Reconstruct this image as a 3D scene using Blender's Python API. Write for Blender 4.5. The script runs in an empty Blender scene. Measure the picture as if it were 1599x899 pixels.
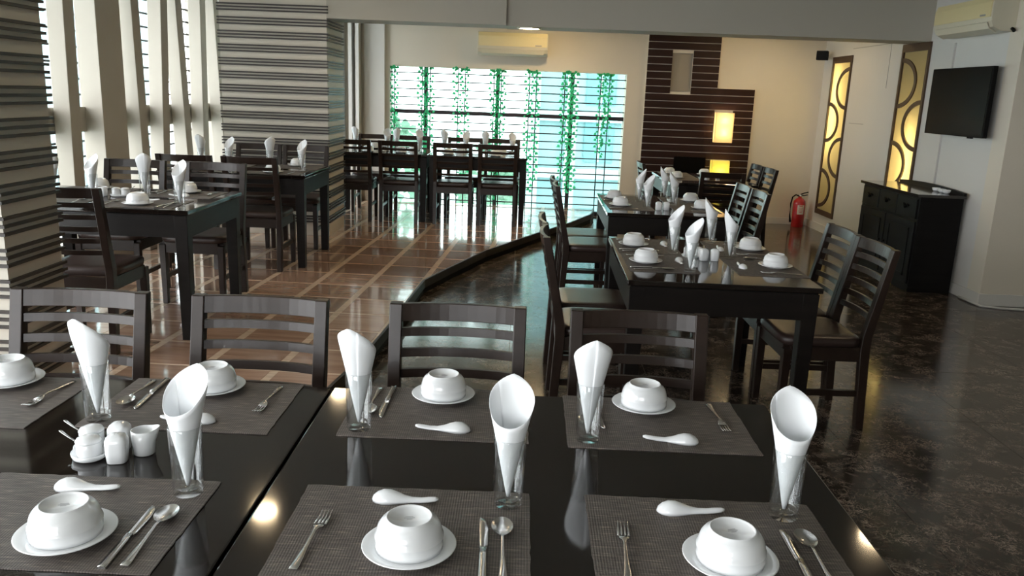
import bpy, bmesh, math, random
from mathutils import Vector, Matrix
random.seed(7)
PI = math.pi
scn = bpy.context.scene
C = scn.collection

# ------------------------------------------------------------------ camera
cam_d = bpy.data.cameras.new('camera')
cam_d.sensor_fit = 'HORIZONTAL'
cam_d.sensor_width = 36.0
cam_d.lens = 36.0 * 1274.08 / 1599.0
cam_d.clip_start = 0.02
cam = bpy.data.objects.new('camera', cam_d)
C.objects.link(cam)
rx = Vector((0.99921221, 0.01512928, 0.03668874))
dn = Vector((0.0391921, -0.23082686, -0.97220519))
fw = Vector((-0.00624002, 0.97287721, -0.23123797))
mw = Matrix.Identity(4)
for i in range(3):
    mw[i][0], mw[i][1], mw[i][2] = rx[i], -dn[i], -fw[i]
mw[2][3] = 1.55
cam.matrix_world = mw
scn.camera = cam

# ------------------------------------------------------------------ world, exposure
SKY = 10.0
world = bpy.data.worlds.new('overcast_sky')
scn.world = world
world.use_nodes = True
bg = world.node_tree.nodes['Background']
bg.inputs[0].default_value = (0.965, 0.98, 1.0, 1)
bg.inputs[1].default_value = SKY
vs = scn.view_settings
vs.view_transform = 'Standard'
vs.look = 'None'
vs.gamma = 1.0
vs.use_curve_mapping = False
vs.exposure = 0.08
scn.cycles.use_denoising = True
scn.cycles.max_bounces = 10
scn.cycles.diffuse_bounces = 5
scn.cycles.transparent_max_bounces = 24
scn.cycles.sample_clamp_indirect = 8.0
scn.cycles.caustics_reflective = False
scn.cycles.caustics_refractive = False


def portal(name, loc, rot, sx, sy):
    l = bpy.data.lights.new(name, 'AREA')
    l.shape = 'RECTANGLE'
    l.size, l.size_y = sx, sy
    l.cycles.is_portal = True
    o = bpy.data.objects.new(name, l)
    C.objects.link(o)
    o.location = loc
    o.rotation_euler = rot


portal('portal_back', (-0.22, 11.12, 0.95), (-PI / 2, 0, 0), 3.1, 1.9)
portal('portal_left', (-3.62, 5.9, 1.4), (0, -PI / 2, 0), 2.4, 7.4)
portal('portal_alcove', (-3.62, 9.85, 1.4), (0, -PI / 2, 0), 2.4, 1.6)
portal('portal_left_near', (-3.62, -0.3, 1.45), (0, -PI / 2, 0), 2.1, 4.4)
portal('portal_rear', (-1.6, -2.85, 1.5), (PI / 2, 0, 0), 2.6, 1.4)


# ------------------------------------------------------------------ helpers
class MB:
    def __init__(s):
        s.v, s.f, s.sm = [], [], []

    def add(s, vs_, fs, smooth=False):
        o = len(s.v)
        s.v += [tuple(p) for p in vs_]
        for f in fs:
            s.f.append(tuple(i + o for i in f))
            s.sm.append(smooth)
        return s

    def box(s, x0, x1, y0, y1, z0, z1):
        return s.add([(x0, y0, z0), (x1, y0, z0), (x1, y1, z0), (x0, y1, z0), (x0, y0, z1), (x1, y0, z1), (x1, y1, z1), (x0, y1, z1)],
                     [(0, 3, 2, 1), (4, 5, 6, 7), (0, 1, 5, 4), (1, 2, 6, 5), (2, 3, 7, 6), (3, 0, 4, 7)])

    def cbox(s, c, d):
        return s.box(c[0] - d[0] / 2, c[0] + d[0] / 2, c[1] - d[1] / 2, c[1] + d[1] / 2, c[2] - d[2] / 2, c[2] + d[2] / 2)

    def taper(s, x, y, z0, z1, w0, w1):
        a, b = w0 / 2, w1 / 2
        return s.add([(x - a, y - a, z0), (x + a, y - a, z0), (x + a, y + a, z0), (x - a, y + a, z0),
                      (x - b, y - b, z1), (x + b, y - b, z1), (x + b, y + b, z1), (x - b, y + b, z1)],
                     [(0, 3, 2, 1), (4, 5, 6, 7), (0, 1, 5, 4), (1, 2, 6, 5), (2, 3, 7, 6), (3, 0, 4, 7)])

    def loft(s, rings, cap0=True, cap1=True, smooth=True, closed=True):
        n = len(rings[0])
        vs_ = [p for r in rings for p in r]
        fs = []
        for i in range(len(rings) - 1):
            for j in range(n if closed else n - 1):
                k = (j + 1) % n
                fs.append((i * n + j, i * n + k, (i + 1) * n + k, (i + 1) * n + j))
        s.add(vs_, fs, smooth)
        if cap0:
            s.add(rings[0], [tuple(range(n))[::-1]])
        if cap1:
            s.add(rings[-1], [tuple(range(n))])
        return s

    def lathe(s, prof, n=32, c=(0, 0, 0), cap0=True, cap1=True):
        rings = [[(c[0] + r * math.cos(2 * PI * k / n), c[1] + r * math.sin(2 * PI * k / n), c[2] + z) for k in range(n)] for r, z in prof]
        return s.loft(rings, cap0, cap1)

    def sup(s, prof, n=32, c=(0, 0, 0), ex=4.0):
        rings = []
        for r, z in prof:
            ring = []
            for k in range(n):
                t = 2 * PI * k / n
                a, b = math.cos(t), math.sin(t)
                m = (abs(a) ** ex + abs(b) ** ex) ** (-1 / ex)
                ring.append((c[0] + r * m * a, c[1] + r * m * b, c[2] + z))
            rings.append(ring)
        return s.loft(rings)

    def tube(s, pts, r, n=8, smooth=True):
        pts = [Vector(p) for p in pts]
        rings = []
        for i, p in enumerate(pts):
            t = (pts[min(i + 1, len(pts) - 1)] - pts[max(i - 1, 0)]).normalized()
            a = t.cross(Vector((0, 0, 1)))
            if a.length < 1e-3:
                a = Vector((1, 0, 0))
            a.normalize()
            b = t.cross(a)
            rr = r[i] if isinstance(r, (list, tuple)) else r
            rings.append([p + (a * math.cos(2 * PI * k / n) + b * math.sin(2 * PI * k / n)) * rr for k in range(n)])
        return s.loft(rings, smooth=smooth)

    def prism(s, poly, axis, a0, a1, smooth=False):
        # poly: 2d points; axis 'x' -> (y,z); 'y' -> (x,z); 'z' -> (x,y)
        def P(p, a):
            return {'x': (a, p[0], p[1]), 'y': (p[0], a, p[1]), 'z': (p[0], p[1], a)}[axis]
        n = len(poly)
        s.add([P(p, a0) for p in poly] + [P(p, a1) for p in poly], [(i, (i + 1) % n, n + (i + 1) % n, n + i) for i in range(n)], smooth)
        s.add([P(p, a0) for p in poly], [tuple(range(n))[::-1]])
        s.add([P(p, a1) for p in poly], [tuple(range(n))])
        return s

    def mesh(s, name, bevel=0.0, weld=True, seg=2):
        me = bpy.data.meshes.new(name)
        bm = bmesh.new()
        vs_ = [bm.verts.new(p) for p in s.v]
        for f, sm in zip(s.f, s.sm):
            try:
                bf = bm.faces.new([vs_[i] for i in f])
                bf.smooth = sm
            except ValueError:
                pass
        if weld:
            bmesh.ops.remove_doubles(bm, verts=bm.verts, dist=1e-5)
        bmesh.ops.recalc_face_normals(bm, faces=bm.faces)
        if bevel:
            bmesh.ops.bevel(bm, geom=[e for e in bm.edges if len(e.link_faces) == 2 and e.calc_face_angle(0) > 0.5], offset=bevel, segments=seg, affect='EDGES', profile=0.5)
            for f in bm.faces:
                f.smooth = False
        bm.to_mesh(me)
        bm.free()
        return me

    def build(s, name, mat, parent=None, bevel=0.0, weld=True, loc=None):
        return link(name, s.mesh(name, bevel, weld), mat, parent, loc)


def link(name, me, mat, parent=None, loc=None):
    if mat is not None and not me.materials:
        me.materials.append(mat)
    o = bpy.data.objects.new(name, me)
    C.objects.link(o)
    if parent is not None:
        o.parent = parent
    if loc is not None:
        o.location = loc
    return o


def tag(o, label, cat, group=None):
    o['label'] = label
    o['category'] = cat
    if group:
        o['group'] = group
    return o


def thing(name, label=None, cat=None, loc=(0, 0, 0), rz=0.0, group=None):
    o = bpy.data.objects.new(name, None)
    o.empty_display_size = 0.1
    C.objects.link(o)
    o.location = loc
    o.rotation_euler = (0, 0, rz)
    if label:
        tag(o, label, cat, group)
    return o


def struct(o):
    o['kind'] = 'structure'
    return o


def dup(root, loc, rz, label, group=None, cat=None):
    r = root.copy()
    C.objects.link(r)
    r.location = loc
    r.rotation_euler = (0, 0, rz)
    r['label'] = label
    if group:
        r['group'] = group
    for ch in list(root.children):
        c = ch.copy()
        C.objects.link(c)
        c.parent = r
        for g in list(ch.children):
            d = g.copy()
            C.objects.link(d)
            d.parent = c
    return r


class Proto:
    """first use places the prototype itself, later uses copy it with its parts"""
    def __init__(s, root):
        s.root, s.used = root, False

    def put(s, loc, rz, label, group=None):
        if not s.used:
            s.used = True
            s.root.location = loc
            s.root.rotation_euler = (0, 0, rz)
            s.root['label'] = label
            if group:
                s.root['group'] = group
            return s.root
        return dup(s.root, loc, rz, label, group)


# ------------------------------------------------------------------ materials
def nt(name):
    m = bpy.data.materials.new(name)
    m.use_nodes = True
    t = m.node_tree
    p = t.nodes['Principled BSDF']
    return m, t, p


def pbr(name, col, rough=0.5, metal=0.0, coat=0.0, spec=0.5, trans=0.0, bump=None, vary=None, emit=None):
    m, t, p = nt(name)
    p.inputs['Base Color'].default_value = (*col, 1)
    p.inputs['Roughness'].default_value = rough
    p.inputs['Metallic'].default_value = metal
    p.inputs['Coat Weight'].default_value = coat
    p.inputs['Coat Roughness'].default_value = 0.06
    p.inputs['Specular IOR Level'].default_value = spec
    if emit:
        p.inputs['Emission Color'].default_value = (*emit[0], 1)
        p.inputs['Emission Strength'].default_value = emit[1]
    tc = t.nodes.new('ShaderNodeTexCoord')
    if vary:
        sc, amt = vary[0], vary[1]
        mp = t.nodes.new('ShaderNodeMapping')
        mp.inputs['Scale'].default_value = sc if isinstance(sc, tuple) else (sc, sc, sc)
        n = t.nodes.new('ShaderNodeTexNoise')
        n.inputs['Scale'].default_value = 1.0
        n.inputs['Detail'].default_value = 5
        t.links.new(tc.outputs['Object'], mp.inputs[0])
        t.links.new(mp.outputs[0], n.inputs['Vector'])
        r = t.nodes.new('ShaderNodeValToRGB')
        r.color_ramp.elements[0].position = 0.3
        r.color_ramp.elements[1].position = 0.7
        r.color_ramp.elements[0].color = tuple(c * (1 - amt) for c in col) + (1,)
        r.color_ramp.elements[1].color = tuple(min(1, c * (1 + amt)) for c in col) + (1,)
        t.links.new(n.outputs['Fac'], r.inputs[0])
        t.links.new(r.outputs[0], p.inputs['Base Color'])
    if bump:
        n2 = t.nodes.new('ShaderNodeTexNoise')
        n2.inputs['Scale'].default_value = bump[0]
        n2.inputs['Detail'].default_value = 4
        t.links.new(tc.outputs['Object'], n2.inputs['Vector'])
        b = t.nodes.new('ShaderNodeBump')
        b.inputs['Strength'].default_value = bump[1]
        b.inputs['Distance'].default_value = 0.002
        t.links.new(n2.outputs['Fac'], b.inputs['Height'])
        t.links.new(b.outputs[0], p.inputs['Normal'])
    return m


def glass(name, tint, ior=1.45, rough=0.0, coat=1.0):
    m = bpy.data.materials.new(name)
    m.use_nodes = True
    t = m.node_tree
    t.nodes.clear()
    o = t.nodes.new('ShaderNodeOutputMaterial')
    mx = t.nodes.new('ShaderNodeMixShader')
    tr = t.nodes.new('ShaderNodeBsdfTransparent')
    tr.inputs[0].default_value = (*tint, 1)
    gl = t.nodes.new('ShaderNodeBsdfGlossy')
    gl.inputs['Roughness'].default_value = rough
    lw = t.nodes.new('ShaderNodeLayerWeight')
    lw.inputs[0].default_value = 0.5
    pw_ = t.nodes.new('ShaderNodeMath')
    pw_.operation = 'POWER'
    pw_.inputs[1].default_value = 4.0
    ma = t.nodes.new('ShaderNodeMath')
    ma.operation = 'MULTIPLY_ADD'
    f0 = ((ior - 1) / (ior + 1)) ** 2
    ma.inputs[1].default_value = 0.9 - f0
    ma.inputs[2].default_value = f0
    t.links.new(lw.outputs['Facing'], pw_.inputs[0])
    t.links.new(pw_.outputs[0], ma.inputs[0])
    t.links.new(ma.outputs[0], mx.inputs[0])
    t.links.new(tr.outputs[0], mx.inputs[1])
    t.links.new(gl.outputs[0], mx.inputs[2])
    t.links.new(mx.outputs[0], o.inputs[0])
    return m


def emis(name, col, s):
    m = bpy.data.materials.new(name)
    m.use_nodes = True
    t = m.node_tree
    t.nodes.clear()
    o = t.nodes.new('ShaderNodeOutputMaterial')
    e = t.nodes.new('ShaderNodeEmission')
    e.inputs[0].default_value = (*col, 1)
    e.inputs[1].default_value = s
    t.links.new(e.outputs[0], o.inputs[0])
    return m


def translucent(name, col, mix=0.75):
    m = bpy.data.materials.new(name)
    m.use_nodes = True
    t = m.node_tree
    t.nodes.clear()
    o = t.nodes.new('ShaderNodeOutputMaterial')
    mx = t.nodes.new('ShaderNodeMixShader')
    mx.inputs[0].default_value = mix
    d = t.nodes.new('ShaderNodeBsdfDiffuse')
    d.inputs[0].default_value = (*col, 1)
    tr = t.nodes.new('ShaderNodeBsdfTranslucent')
    tr.inputs[0].default_value = (*col, 1)
    t.links.new(d.outputs[0], mx.inputs[1])
    t.links.new(tr.outputs[0], mx.inputs[2])
    t.links.new(mx.outputs[0], o.inputs[0])
    return m


def marble():
    m, t, p = nt('dark_marble')
    geo = t.nodes.new('ShaderNodeNewGeometry')
    L = t.links.new

    def noise(sc, det, dist, rough=0.6):
        n = t.nodes.new('ShaderNodeTexNoise')
        n.inputs['Scale'].default_value = sc
        n.inputs['Detail'].default_value = det
        n.inputs['Distortion'].default_value = dist
        n.inputs['Roughness'].default_value = rough
        L(geo.outputs['Position'], n.inputs['Vector'])
        return n

    def ridge(n, w):
        a_ = t.nodes.new('ShaderNodeMath')
        a_.operation = 'SUBTRACT'
        L(n.outputs['Fac'], a_.inputs[0])
        a_.inputs[1].default_value = 0.5
        c_ = t.nodes.new('ShaderNodeMath')
        c_.operation = 'ABSOLUTE'
        L(a_.outputs[0], c_.inputs[0])
        r_ = t.nodes.new('ShaderNodeMapRange')
        r_.inputs['From Max'].default_value = w
        r_.inputs['To Min'].default_value = 1.0
        r_.inputs['To Max'].default_value = 0.0
        L(c_.outputs[0], r_.inputs['Value'])
        return r_
    n1 = noise(10.0, 9, 0.7, 0.68)
    r2 = t.nodes.new('ShaderNodeValToRGB')
    e = r2.color_ramp.elements
    e[0].position, e[0].color = 0.36, (0.012, 0.0088, 0.0070, 1)
    e[1].position, e[1].color = 0.60, (0.064, 0.047, 0.036, 1)
    x = e.new(0.70)
    x.color = (0.15, 0.122, 0.104, 1)
    L(n1.outputs['Fac'], r2.inputs[0])
    v1 = ridge(noise(13.0, 5, 1.5, 0.62), 0.020)
    v2 = ridge(noise(24.0, 4, 1.2, 0.62), 0.026)
    mk = t.nodes.new('ShaderNodeValToRGB')
    mk.color_ramp.elements[0].position = 0.42
    mk.color_ramp.elements[1].position = 0.62
    L(noise(7.0, 3, 0.5).outputs['Fac'], mk.inputs[0])
    mxv = t.nodes.new('ShaderNodeMath')
    mxv.operation = 'MAXIMUM'
    L(v1.outputs[0], mxv.inputs[0])
    L(v2.outputs[0], mxv.inputs[1])
    mul = t.nodes.new('ShaderNodeMath')
    mul.operation = 'MULTIPLY'
    L(mxv.outputs[0], mul.inputs[0])
    L(mk.outputs[0], mul.inputs[1])
    mul2 = t.nodes.new('ShaderNodeMath')
    mul2.operation = 'MULTIPLY'
    L(mul.outputs[0], mul2.inputs[0])
    mul2.inputs[1].default_value = 0.9
    mx = t.nodes.new('ShaderNodeMix')
    mx.data_type = 'RGBA'
    L(mul2.outputs[0], mx.inputs['Factor'])
    L(r2.outputs[0], mx.inputs['A'])
    mx.inputs['B'].default_value = (0.37, 0.295, 0.24, 1)
    L(mx.outputs['Result'], p.inputs['Base Color'])
    p.inputs['Roughness'].default_value = 0.13
    return m


def woodtile():
    m, t, p = nt('tile_wood')
    oi = t.nodes.new('ShaderNodeObjectInfo')
    tc = t.nodes.new('ShaderNodeTexCoord')
    mp = t.nodes.new('ShaderNodeMapping')
    mp.inputs['Scale'].default_value = (2.5, 26, 4)
    add = t.nodes.new('ShaderNodeVectorMath')
    t.links.new(tc.outputs['Object'], add.inputs[0])
    t.links.new(oi.outputs['Location'], add.inputs[1])
    t.links.new(add.outputs[0], mp.inputs[0])
    n = t.nodes.new('ShaderNodeTexNoise')
    n.inputs['Scale'].default_value = 1.0
    n.inputs['Detail'].default_value = 4
    t.links.new(mp.outputs[0], n.inputs['Vector'])
    r = t.nodes.new('ShaderNodeValToRGB')
    e = r.color_ramp.elements
    e[0].position, e[0].color = 0.3, (0.34, 0.20, 0.135, 1)
    e[1].position, e[1].color = 0.7, (0.50, 0.32, 0.225, 1)
    t.links.new(n.outputs['Fac'], r.inputs[0])
    hs = t.nodes.new('ShaderNodeHueSaturation')
    mr = t.nodes.new('ShaderNodeMapRange')
    mr.inputs['To Min'].default_value = 0.75
    mr.inputs['To Max'].default_value = 1.2
    t.links.new(oi.outputs['Random'], mr.inputs['Value'])
    t.links.new(mr.outputs[0], hs.inputs['Value'])
    t.links.new(r.outputs[0], hs.inputs['Color'])
    t.links.new(hs.outputs[0], p.inputs['Base Color'])
    p.inputs['Roughness'].default_value = 0.14
    p.inputs['Coat Weight'].default_value = 1.0
    p.inputs['Coat Roughness'].default_value = 0.06
    nw = t.nodes.new('ShaderNodeTexNoise')
    nw.inputs['Scale'].default_value = 3.5
    nw.inputs['Detail'].default_value = 1
    t.links.new(add.outputs[0], nw.inputs['Vector'])
    bp = t.nodes.new('ShaderNodeBump')
    bp.inputs['Strength'].default_value = 0.10
    bp.inputs['Distance'].default_value = 0.006
    t.links.new(nw.outputs['Fac'], bp.inputs['Height'])
    t.links.new(bp.outputs[0], p.inputs['Normal'])
    t.links.new(bp.outputs[0], p.inputs['Coat Normal'])
    return m


def weave():
    m, t, p = nt('woven_mat')
    tc = t.nodes.new('ShaderNodeTexCoord')
    w1 = t.nodes.new('ShaderNodeTexWave')
    w1.bands_direction = 'X'
    w1.inputs['Scale'].default_value = 62
    w1.inputs['Distortion'].default_value = 0.6
    w2 = t.nodes.new('ShaderNodeTexWave')
    w2.bands_direction = 'Y'
    w2.inputs['Scale'].default_value = 95
    w2.inputs['Distortion'].default_value = 0.6
    t.links.new(tc.outputs['Object'], w1.inputs['Vector'])
    t.links.new(tc.outputs['Object'], w2.inputs['Vector'])
    mn = t.nodes.new('ShaderNodeMath')
    mn.operation = 'MULTIPLY'
    t.links.new(w1.outputs['Fac'], mn.inputs[0])
    t.links.new(w2.outputs['Fac'], mn.inputs[1])
    mp = t.nodes.new('ShaderNodeMapping')
    mp.inputs['Scale'].default_value = (22, 210, 1)
    n = t.nodes.new('ShaderNodeTexNoise')
    n.inputs['Scale'].default_value = 1.0
    n.inputs['Detail'].default_value = 2
    t.links.new(tc.outputs['Object'], mp.inputs[0])
    t.links.new(mp.outputs[0], n.inputs['Vector'])
    r = t.nodes.new('ShaderNodeValToRGB')
    e = r.color_ramp.elements
    e[0].position, e[0].color = 0.35, (0.086, 0.072, 0.064, 1)
    e[1].position, e[1].color = 0.60, (0.136, 0.115, 0.101, 1)
    x = e.new(0.72)
    x.color = (0.26, 0.215, 0.175, 1)
    t.links.new(n.outputs['Fac'], r.inputs[0])
    mr = t.nodes.new('ShaderNodeMapRange')
    mr.inputs['To Min'].default_value = 0.72
    mr.inputs['To Max'].default_value = 1.5
    t.links.new(mn.outputs[0], mr.inputs['Value'])
    hs = t.nodes.new('ShaderNodeHueSaturation')
    t.links.new(mr.outputs[0], hs.inputs['Value'])
    t.links.new(r.outputs[0], hs.inputs['Color'])
    t.links.new(hs.outputs[0], p.inputs['Base Color'])
    b = t.nodes.new('ShaderNodeBump')
    b.inputs['Strength'].default_value = 0.5
    b.inputs['Distance'].default_value = 0.001
    t.links.new(mn.outputs[0], b.inputs['Height'])
    t.links.new(b.outputs[0], p.inputs['Normal'])
    p.inputs['Roughness'].default_value = 0.6
    return m


M = dict(
    wood=pbr('espresso_lacquer', (0.0215, 0.0125, 0.0090), 0.32, coat=0.06, spec=0.32, vary=((3, 30, 30), 0.18)),
    tabletop=pbr('table_lacquer', (0.009, 0.0062, 0.005), 0.07, spec=0.55),
    apron=pbr('table_frame_lacquer', (0.0075, 0.0055, 0.0045), 0.45, spec=0.22, vary=((3, 3, 30), 0.3)),
    leather=pbr('brown_leather', (0.042, 0.026, 0.022), 0.34, bump=(240, 0.25)),
    china=pbr('white_china', (0.80, 0.815, 0.83), 0.12, coat=0.5),
    china_mark=pbr('china_stamp', (0.42, 0.42, 0.44), 0.3),
    paper=pbr('white_paper', (0.86, 0.88, 0.90), 0.75),
    steel=pbr('cutlery_steel', (0.62, 0.61, 0.60), 0.20, metal=1.0),
    glass=glass('drinking_glass', (0.98, 0.988, 0.988), 1.85),
    mat=weave(),
    marble=marble(),
    joint=pbr('marble_joint', (0.06, 0.05, 0.042), 0.5),
    tile=woodtile(),
    strip=pbr('light_wood_strip', (0.64, 0.48, 0.35), 0.12, coat=0.3, vary=((8, 40, 1), 0.15)),
    nosing=pbr('dark_step_edge', (0.016, 0.011, 0.009), 0.42, spec=0.3),
    wall=pbr('off_white_paint', (0.67, 0.62, 0.525), 0.75, vary=(1.3, 0.03)),
    wallr=pbr('white_paint', (0.63, 0.62, 0.59), 0.7, vary=(1.0, 0.03)),
    beam=pbr('grey_beige_paint', (0.42, 0.395, 0.335), 0.8),
    ceil=pbr('ceiling_paint', (0.48, 0.465, 0.42), 0.85),
    fin=pbr('cream_paint', (0.47, 0.44, 0.375), 0.6),
    stripe=pbr('dark_stripe', (0.030, 0.024, 0.020), 0.5),
    pillar=pbr('pillar_cream', (0.55, 0.515, 0.44), 0.6),
    plank=pbr('dark_plank', (0.024, 0.0095, 0.0065), 0.5, spec=0.2, vary=((2, 2, 40), 0.3)),
    frame=pbr('bronze_frame', (0.065, 0.036, 0.020), 0.45),
    black=pbr('black_gloss', (0.003, 0.003, 0.003), 0.35, spec=0.06),
    blackm=pbr('black_matt', (0.005, 0.005, 0.005), 0.6, spec=0.12),
    cabinet=pbr('black_stain', (0.007, 0.0065, 0.0065), 0.45, spec=0.15, vary=((4, 4, 30), 0.3)),
    acw=pbr('aged_plastic', (0.70, 0.60, 0.33), 0.35),
    acv=pbr('pale_plastic', (0.60, 0.56, 0.44), 0.35),
    grey=pbr('grey_plastic', (0.30, 0.30, 0.29), 0.5),
    red=pbr('red_enamel', (0.50, 0.016, 0.020), 0.25, coat=0.5),
    bar=pbr('window_bar', (0.020, 0.024, 0.028), 0.5),
    rail=pbr('window_rail', (0.028, 0.020, 0.028), 0.5),
    pane=glass('teal_window_glass', (0.70, 0.785, 0.77), 1.35),
    pane2=glass('clear_window_glass', (0.955, 0.96, 0.96), 1.35),
    leaf=translucent('ivy_leaf', (0.07, 0.50, 0.22), 0.5),
    stem=pbr('ivy_stem', (0.03, 0.10, 0.04), 0.6),
    build1=pbr('outside_facade', (0.30, 0.45, 0.47), 0.8, vary=(0.8, 0.15)),
    build2=pbr('outside_trim', (0.46, 0.58, 0.59), 0.8),
    build3=pbr('outside_window', (0.15, 0.33, 0.36), 0.2),
    ground=pbr('outside_ground', (0.62, 0.66, 0.65), 0.9),
    bush=translucent('bush_leaf', (0.26, 0.42, 0.31), 0.3),
    diffuser=translucent('warm_diffuser', (0.88, 0.80, 0.55), 0.8),
    paperlamp=translucent('paper_lamp', (0.93, 0.82, 0.62), 0.75),
    yellowlamp=translucent('yellow_lamp', (0.92, 0.85, 0.42), 0.75),
    tube=emis('lamp_tube', (1.0, 0.88, 0.60), 200.0),
    tube2=emis('lamp_tube_dim', (1.0, 0.86, 0.56), 80.0),
    bulb=emis('lamp_bulb', (1.0, 0.80, 0.52), 120.0),
    bulb2=emis('lamp_bulb_yellow', (1.0, 0.88, 0.42), 110.0),
    down=emis('downlight_glow', (1.0, 0.76, 0.46), 90.0),
    down2=emis('downlight_glow_bright', (1.0, 0.72, 0.38), 230.0),
    wire=pbr('white_cable', (0.55, 0.54, 0.52), 0.5),
)

PZ = 0.11        # platform height
CEIL = 2.60

# ------------------------------------------------------------------ setting: floors
fl = MB().box(-3.6, 6.5, -2.8, 11.0, -0.12, -0.003).build('floor', M['joint'])
struct(fl)
SL = 0.80
slab_me = MB().box(0, SL - 0.003, 0, SL - 0.003, -0.003, 0.0).mesh('marble_slab')
slab_me.materials.append(M['marble'])
plat = [(0.95, 10.8), (0.95, 10.62), (0.885, 10.264), (0.557, 9.444), (0.187, 8.677), (-0.323, 7.535), (-0.591, 6.712), (-0.74, 6.211),
        (-0.777, 5.534), (-0.802, 4.955), (-0.846, 4.322), (-0.93, 3.7), (-1.05, 3.3), (-1.32, 2.98), (-1.75, 2.80), (-2.3, 2.74), (-3.33, 2.74), (-3.33, 10.8)]


def inside(p, poly):
    r = False
    n = len(poly)
    for i in range(n):
        a, b = poly[i], poly[(i + 1) % n]
        if (a[1] > p[1]) != (b[1] > p[1]) and p[0] < (b[0] - a[0]) * (p[1] - a[1]) / (b[1] - a[1]) + a[0]:
            r = not r
    return r


x0 = 1.5675 - 7 * SL
for i in range(14):
    for j in range(18):
        x, y = x0 + i * SL, -2.8 + 0.35 + j * SL
        if x > 6.0 or y > 10.8 or x < -3.6 or y < -0.4:
            continue
        if all(inside((x + a, y + b), plat) for a in (0, SL) for b in (0, SL)):
            continue
        link('marble_slab', slab_me, None, fl, (x, y, 0))

# platform: strips are the flush light-wood bed, tiles are set into it
pf = MB().prism(plat, 'z', 0.0, PZ - 0.0012).build('floor_platform', M['strip'])
struct(pf)
edge = plat[:-1]


def offset_line(pts, d):
    out = []
    for i, p in enumerate(pts):
        a = Vector(pts[max(i - 1, 0)])
        b = Vector(pts[min(i + 1, len(pts) - 1)])
        t = (b - a).normalized()
        out.append((p[0] - t.y * d * -1 * -1, p[1] + t.x * d))
    return out


eo = offset_line(edge, 0.018)
ei = offset_line(edge, -0.03)
nb = MB()
rings = [[(a[0], a[1], 0.048), (b[0], b[1], 0.048), (b[0], b[1], PZ + 0.0005), (a[0], a[1], PZ + 0.0005)] for a, b in zip(offset_line(edge, 0.0005), eo)]
nb.loft(rings, smooth=False)
nb.build('step_nosing', M['nosing'], pf)
rb = MB()
rb.loft([[(a[0], a[1], 0.0), (b[0], b[1], 0.0), (b[0], b[1], 0.05), (a[0], a[1], 0.05)] for a, b in zip(edge, offset_line(edge, 0.004))], smooth=False)
rb.build('step_riser', M['blackm'], pf)


def clip(poly, a, b):
    # keep the part left of the directed line a->b
    out = []
    n = len(poly)
    def sd(p):
        return (b[0] - a[0]) * (p[1] - a[1]) - (b[1] - a[1]) * (p[0] - a[0])
    for i in range(n):
        p, q = poly[i], poly[(i + 1) % n]
        sp, sq = sd(p), sd(q)
        if sp >= 0:
            out.append(p)
        if (sp >= 0) != (sq >= 0):
            k = sp / (sp - sq)
            out.append((p[0] + (q[0] - p[0]) * k, p[1] + (q[1] - p[1]) * k))
    return out


TP = 0.387
ang = math.radians(-3.2)
ux, uy = Vector((math.cos(ang), math.sin(ang))), Vector((-math.sin(ang), math.cos(ang)))
node = Vector((-1.516, 5.954))
hx, hy = (TP - 0.046) / 2, (TP - 0.022) / 2
full_tile = MB().box(-hx, hx, -hy, hy, -0.0012, 0.0).mesh('tile')
full_tile.materials.append(M['tile'])
shr = [(x, y) for x, y in plat]
for i in range(-7, 9):
    for j in range(-11, 15):
        c = node + ux * ((i + 0.5) * TP) + uy * ((j + 0.5) * TP)
        cs = [c + ux * sx * hx + uy * sy * hy for sx, sy in ((-1, -1), (1, -1), (1, 1), (-1, 1))]
        ins = [inside(p, plat) for p in cs]
        if c.y > 10.9 or not any(ins) and not inside(c, plat):
            continue
        if all(ins):
            o = link('tile', full_tile, None, pf, (c.x, c.y, PZ))
            o.rotation_euler = (0, 0, ang)
        else:
            poly = [tuple(p) for p in plat]
            for k in range(4):
                poly = clip(poly, cs[k], cs[(k + 1) % 4])
                if len(poly) < 3:
                    break
            if len(poly) >= 3:
                loc = [(p[0] - c.x, p[1] - c.y) for p in poly]
                # to the tile's own frame so the grain follows the grid
                loc = [(p[0] * math.cos(ang) + p[1] * math.sin(ang), -p[0] * math.sin(ang) + p[1] * math.cos(ang)) for p in loc]
                o = MB().prism(loc, 'z', -0.0012, 0.0).build('tile', M['tile'], pf, loc=(c.x, c.y, PZ))
                o.rotation_euler = (0, 0, ang)

# ------------------------------------------------------------------ setting: walls, ceiling, beam
BW = 10.8
WX0, WX1, WZ1 = -1.74, 1.30, 1.845
b = MB()
b.box(-3.6, WX0, BW, BW + 0.25, 0, CEIL)
b.box(WX0, WX1, BW, BW + 0.25, WZ1, CEIL)
b.box(WX1, 3.79, BW, BW + 0.25, 0, CEIL)
struct(b.build('wall_back', M['wall']))
t1 = struct(MB().box(-2.06, -1.80, BW - 0.05, BW, PZ, CEIL).build('trim_1', M['wallr']))
for x in (-2.13, -2.22, -2.34, -2.46):
    MB().box(x - 0.022, x + 0.022, BW - 0.16, BW, PZ, CEIL).build('fin', M['wallr'], t1)

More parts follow.
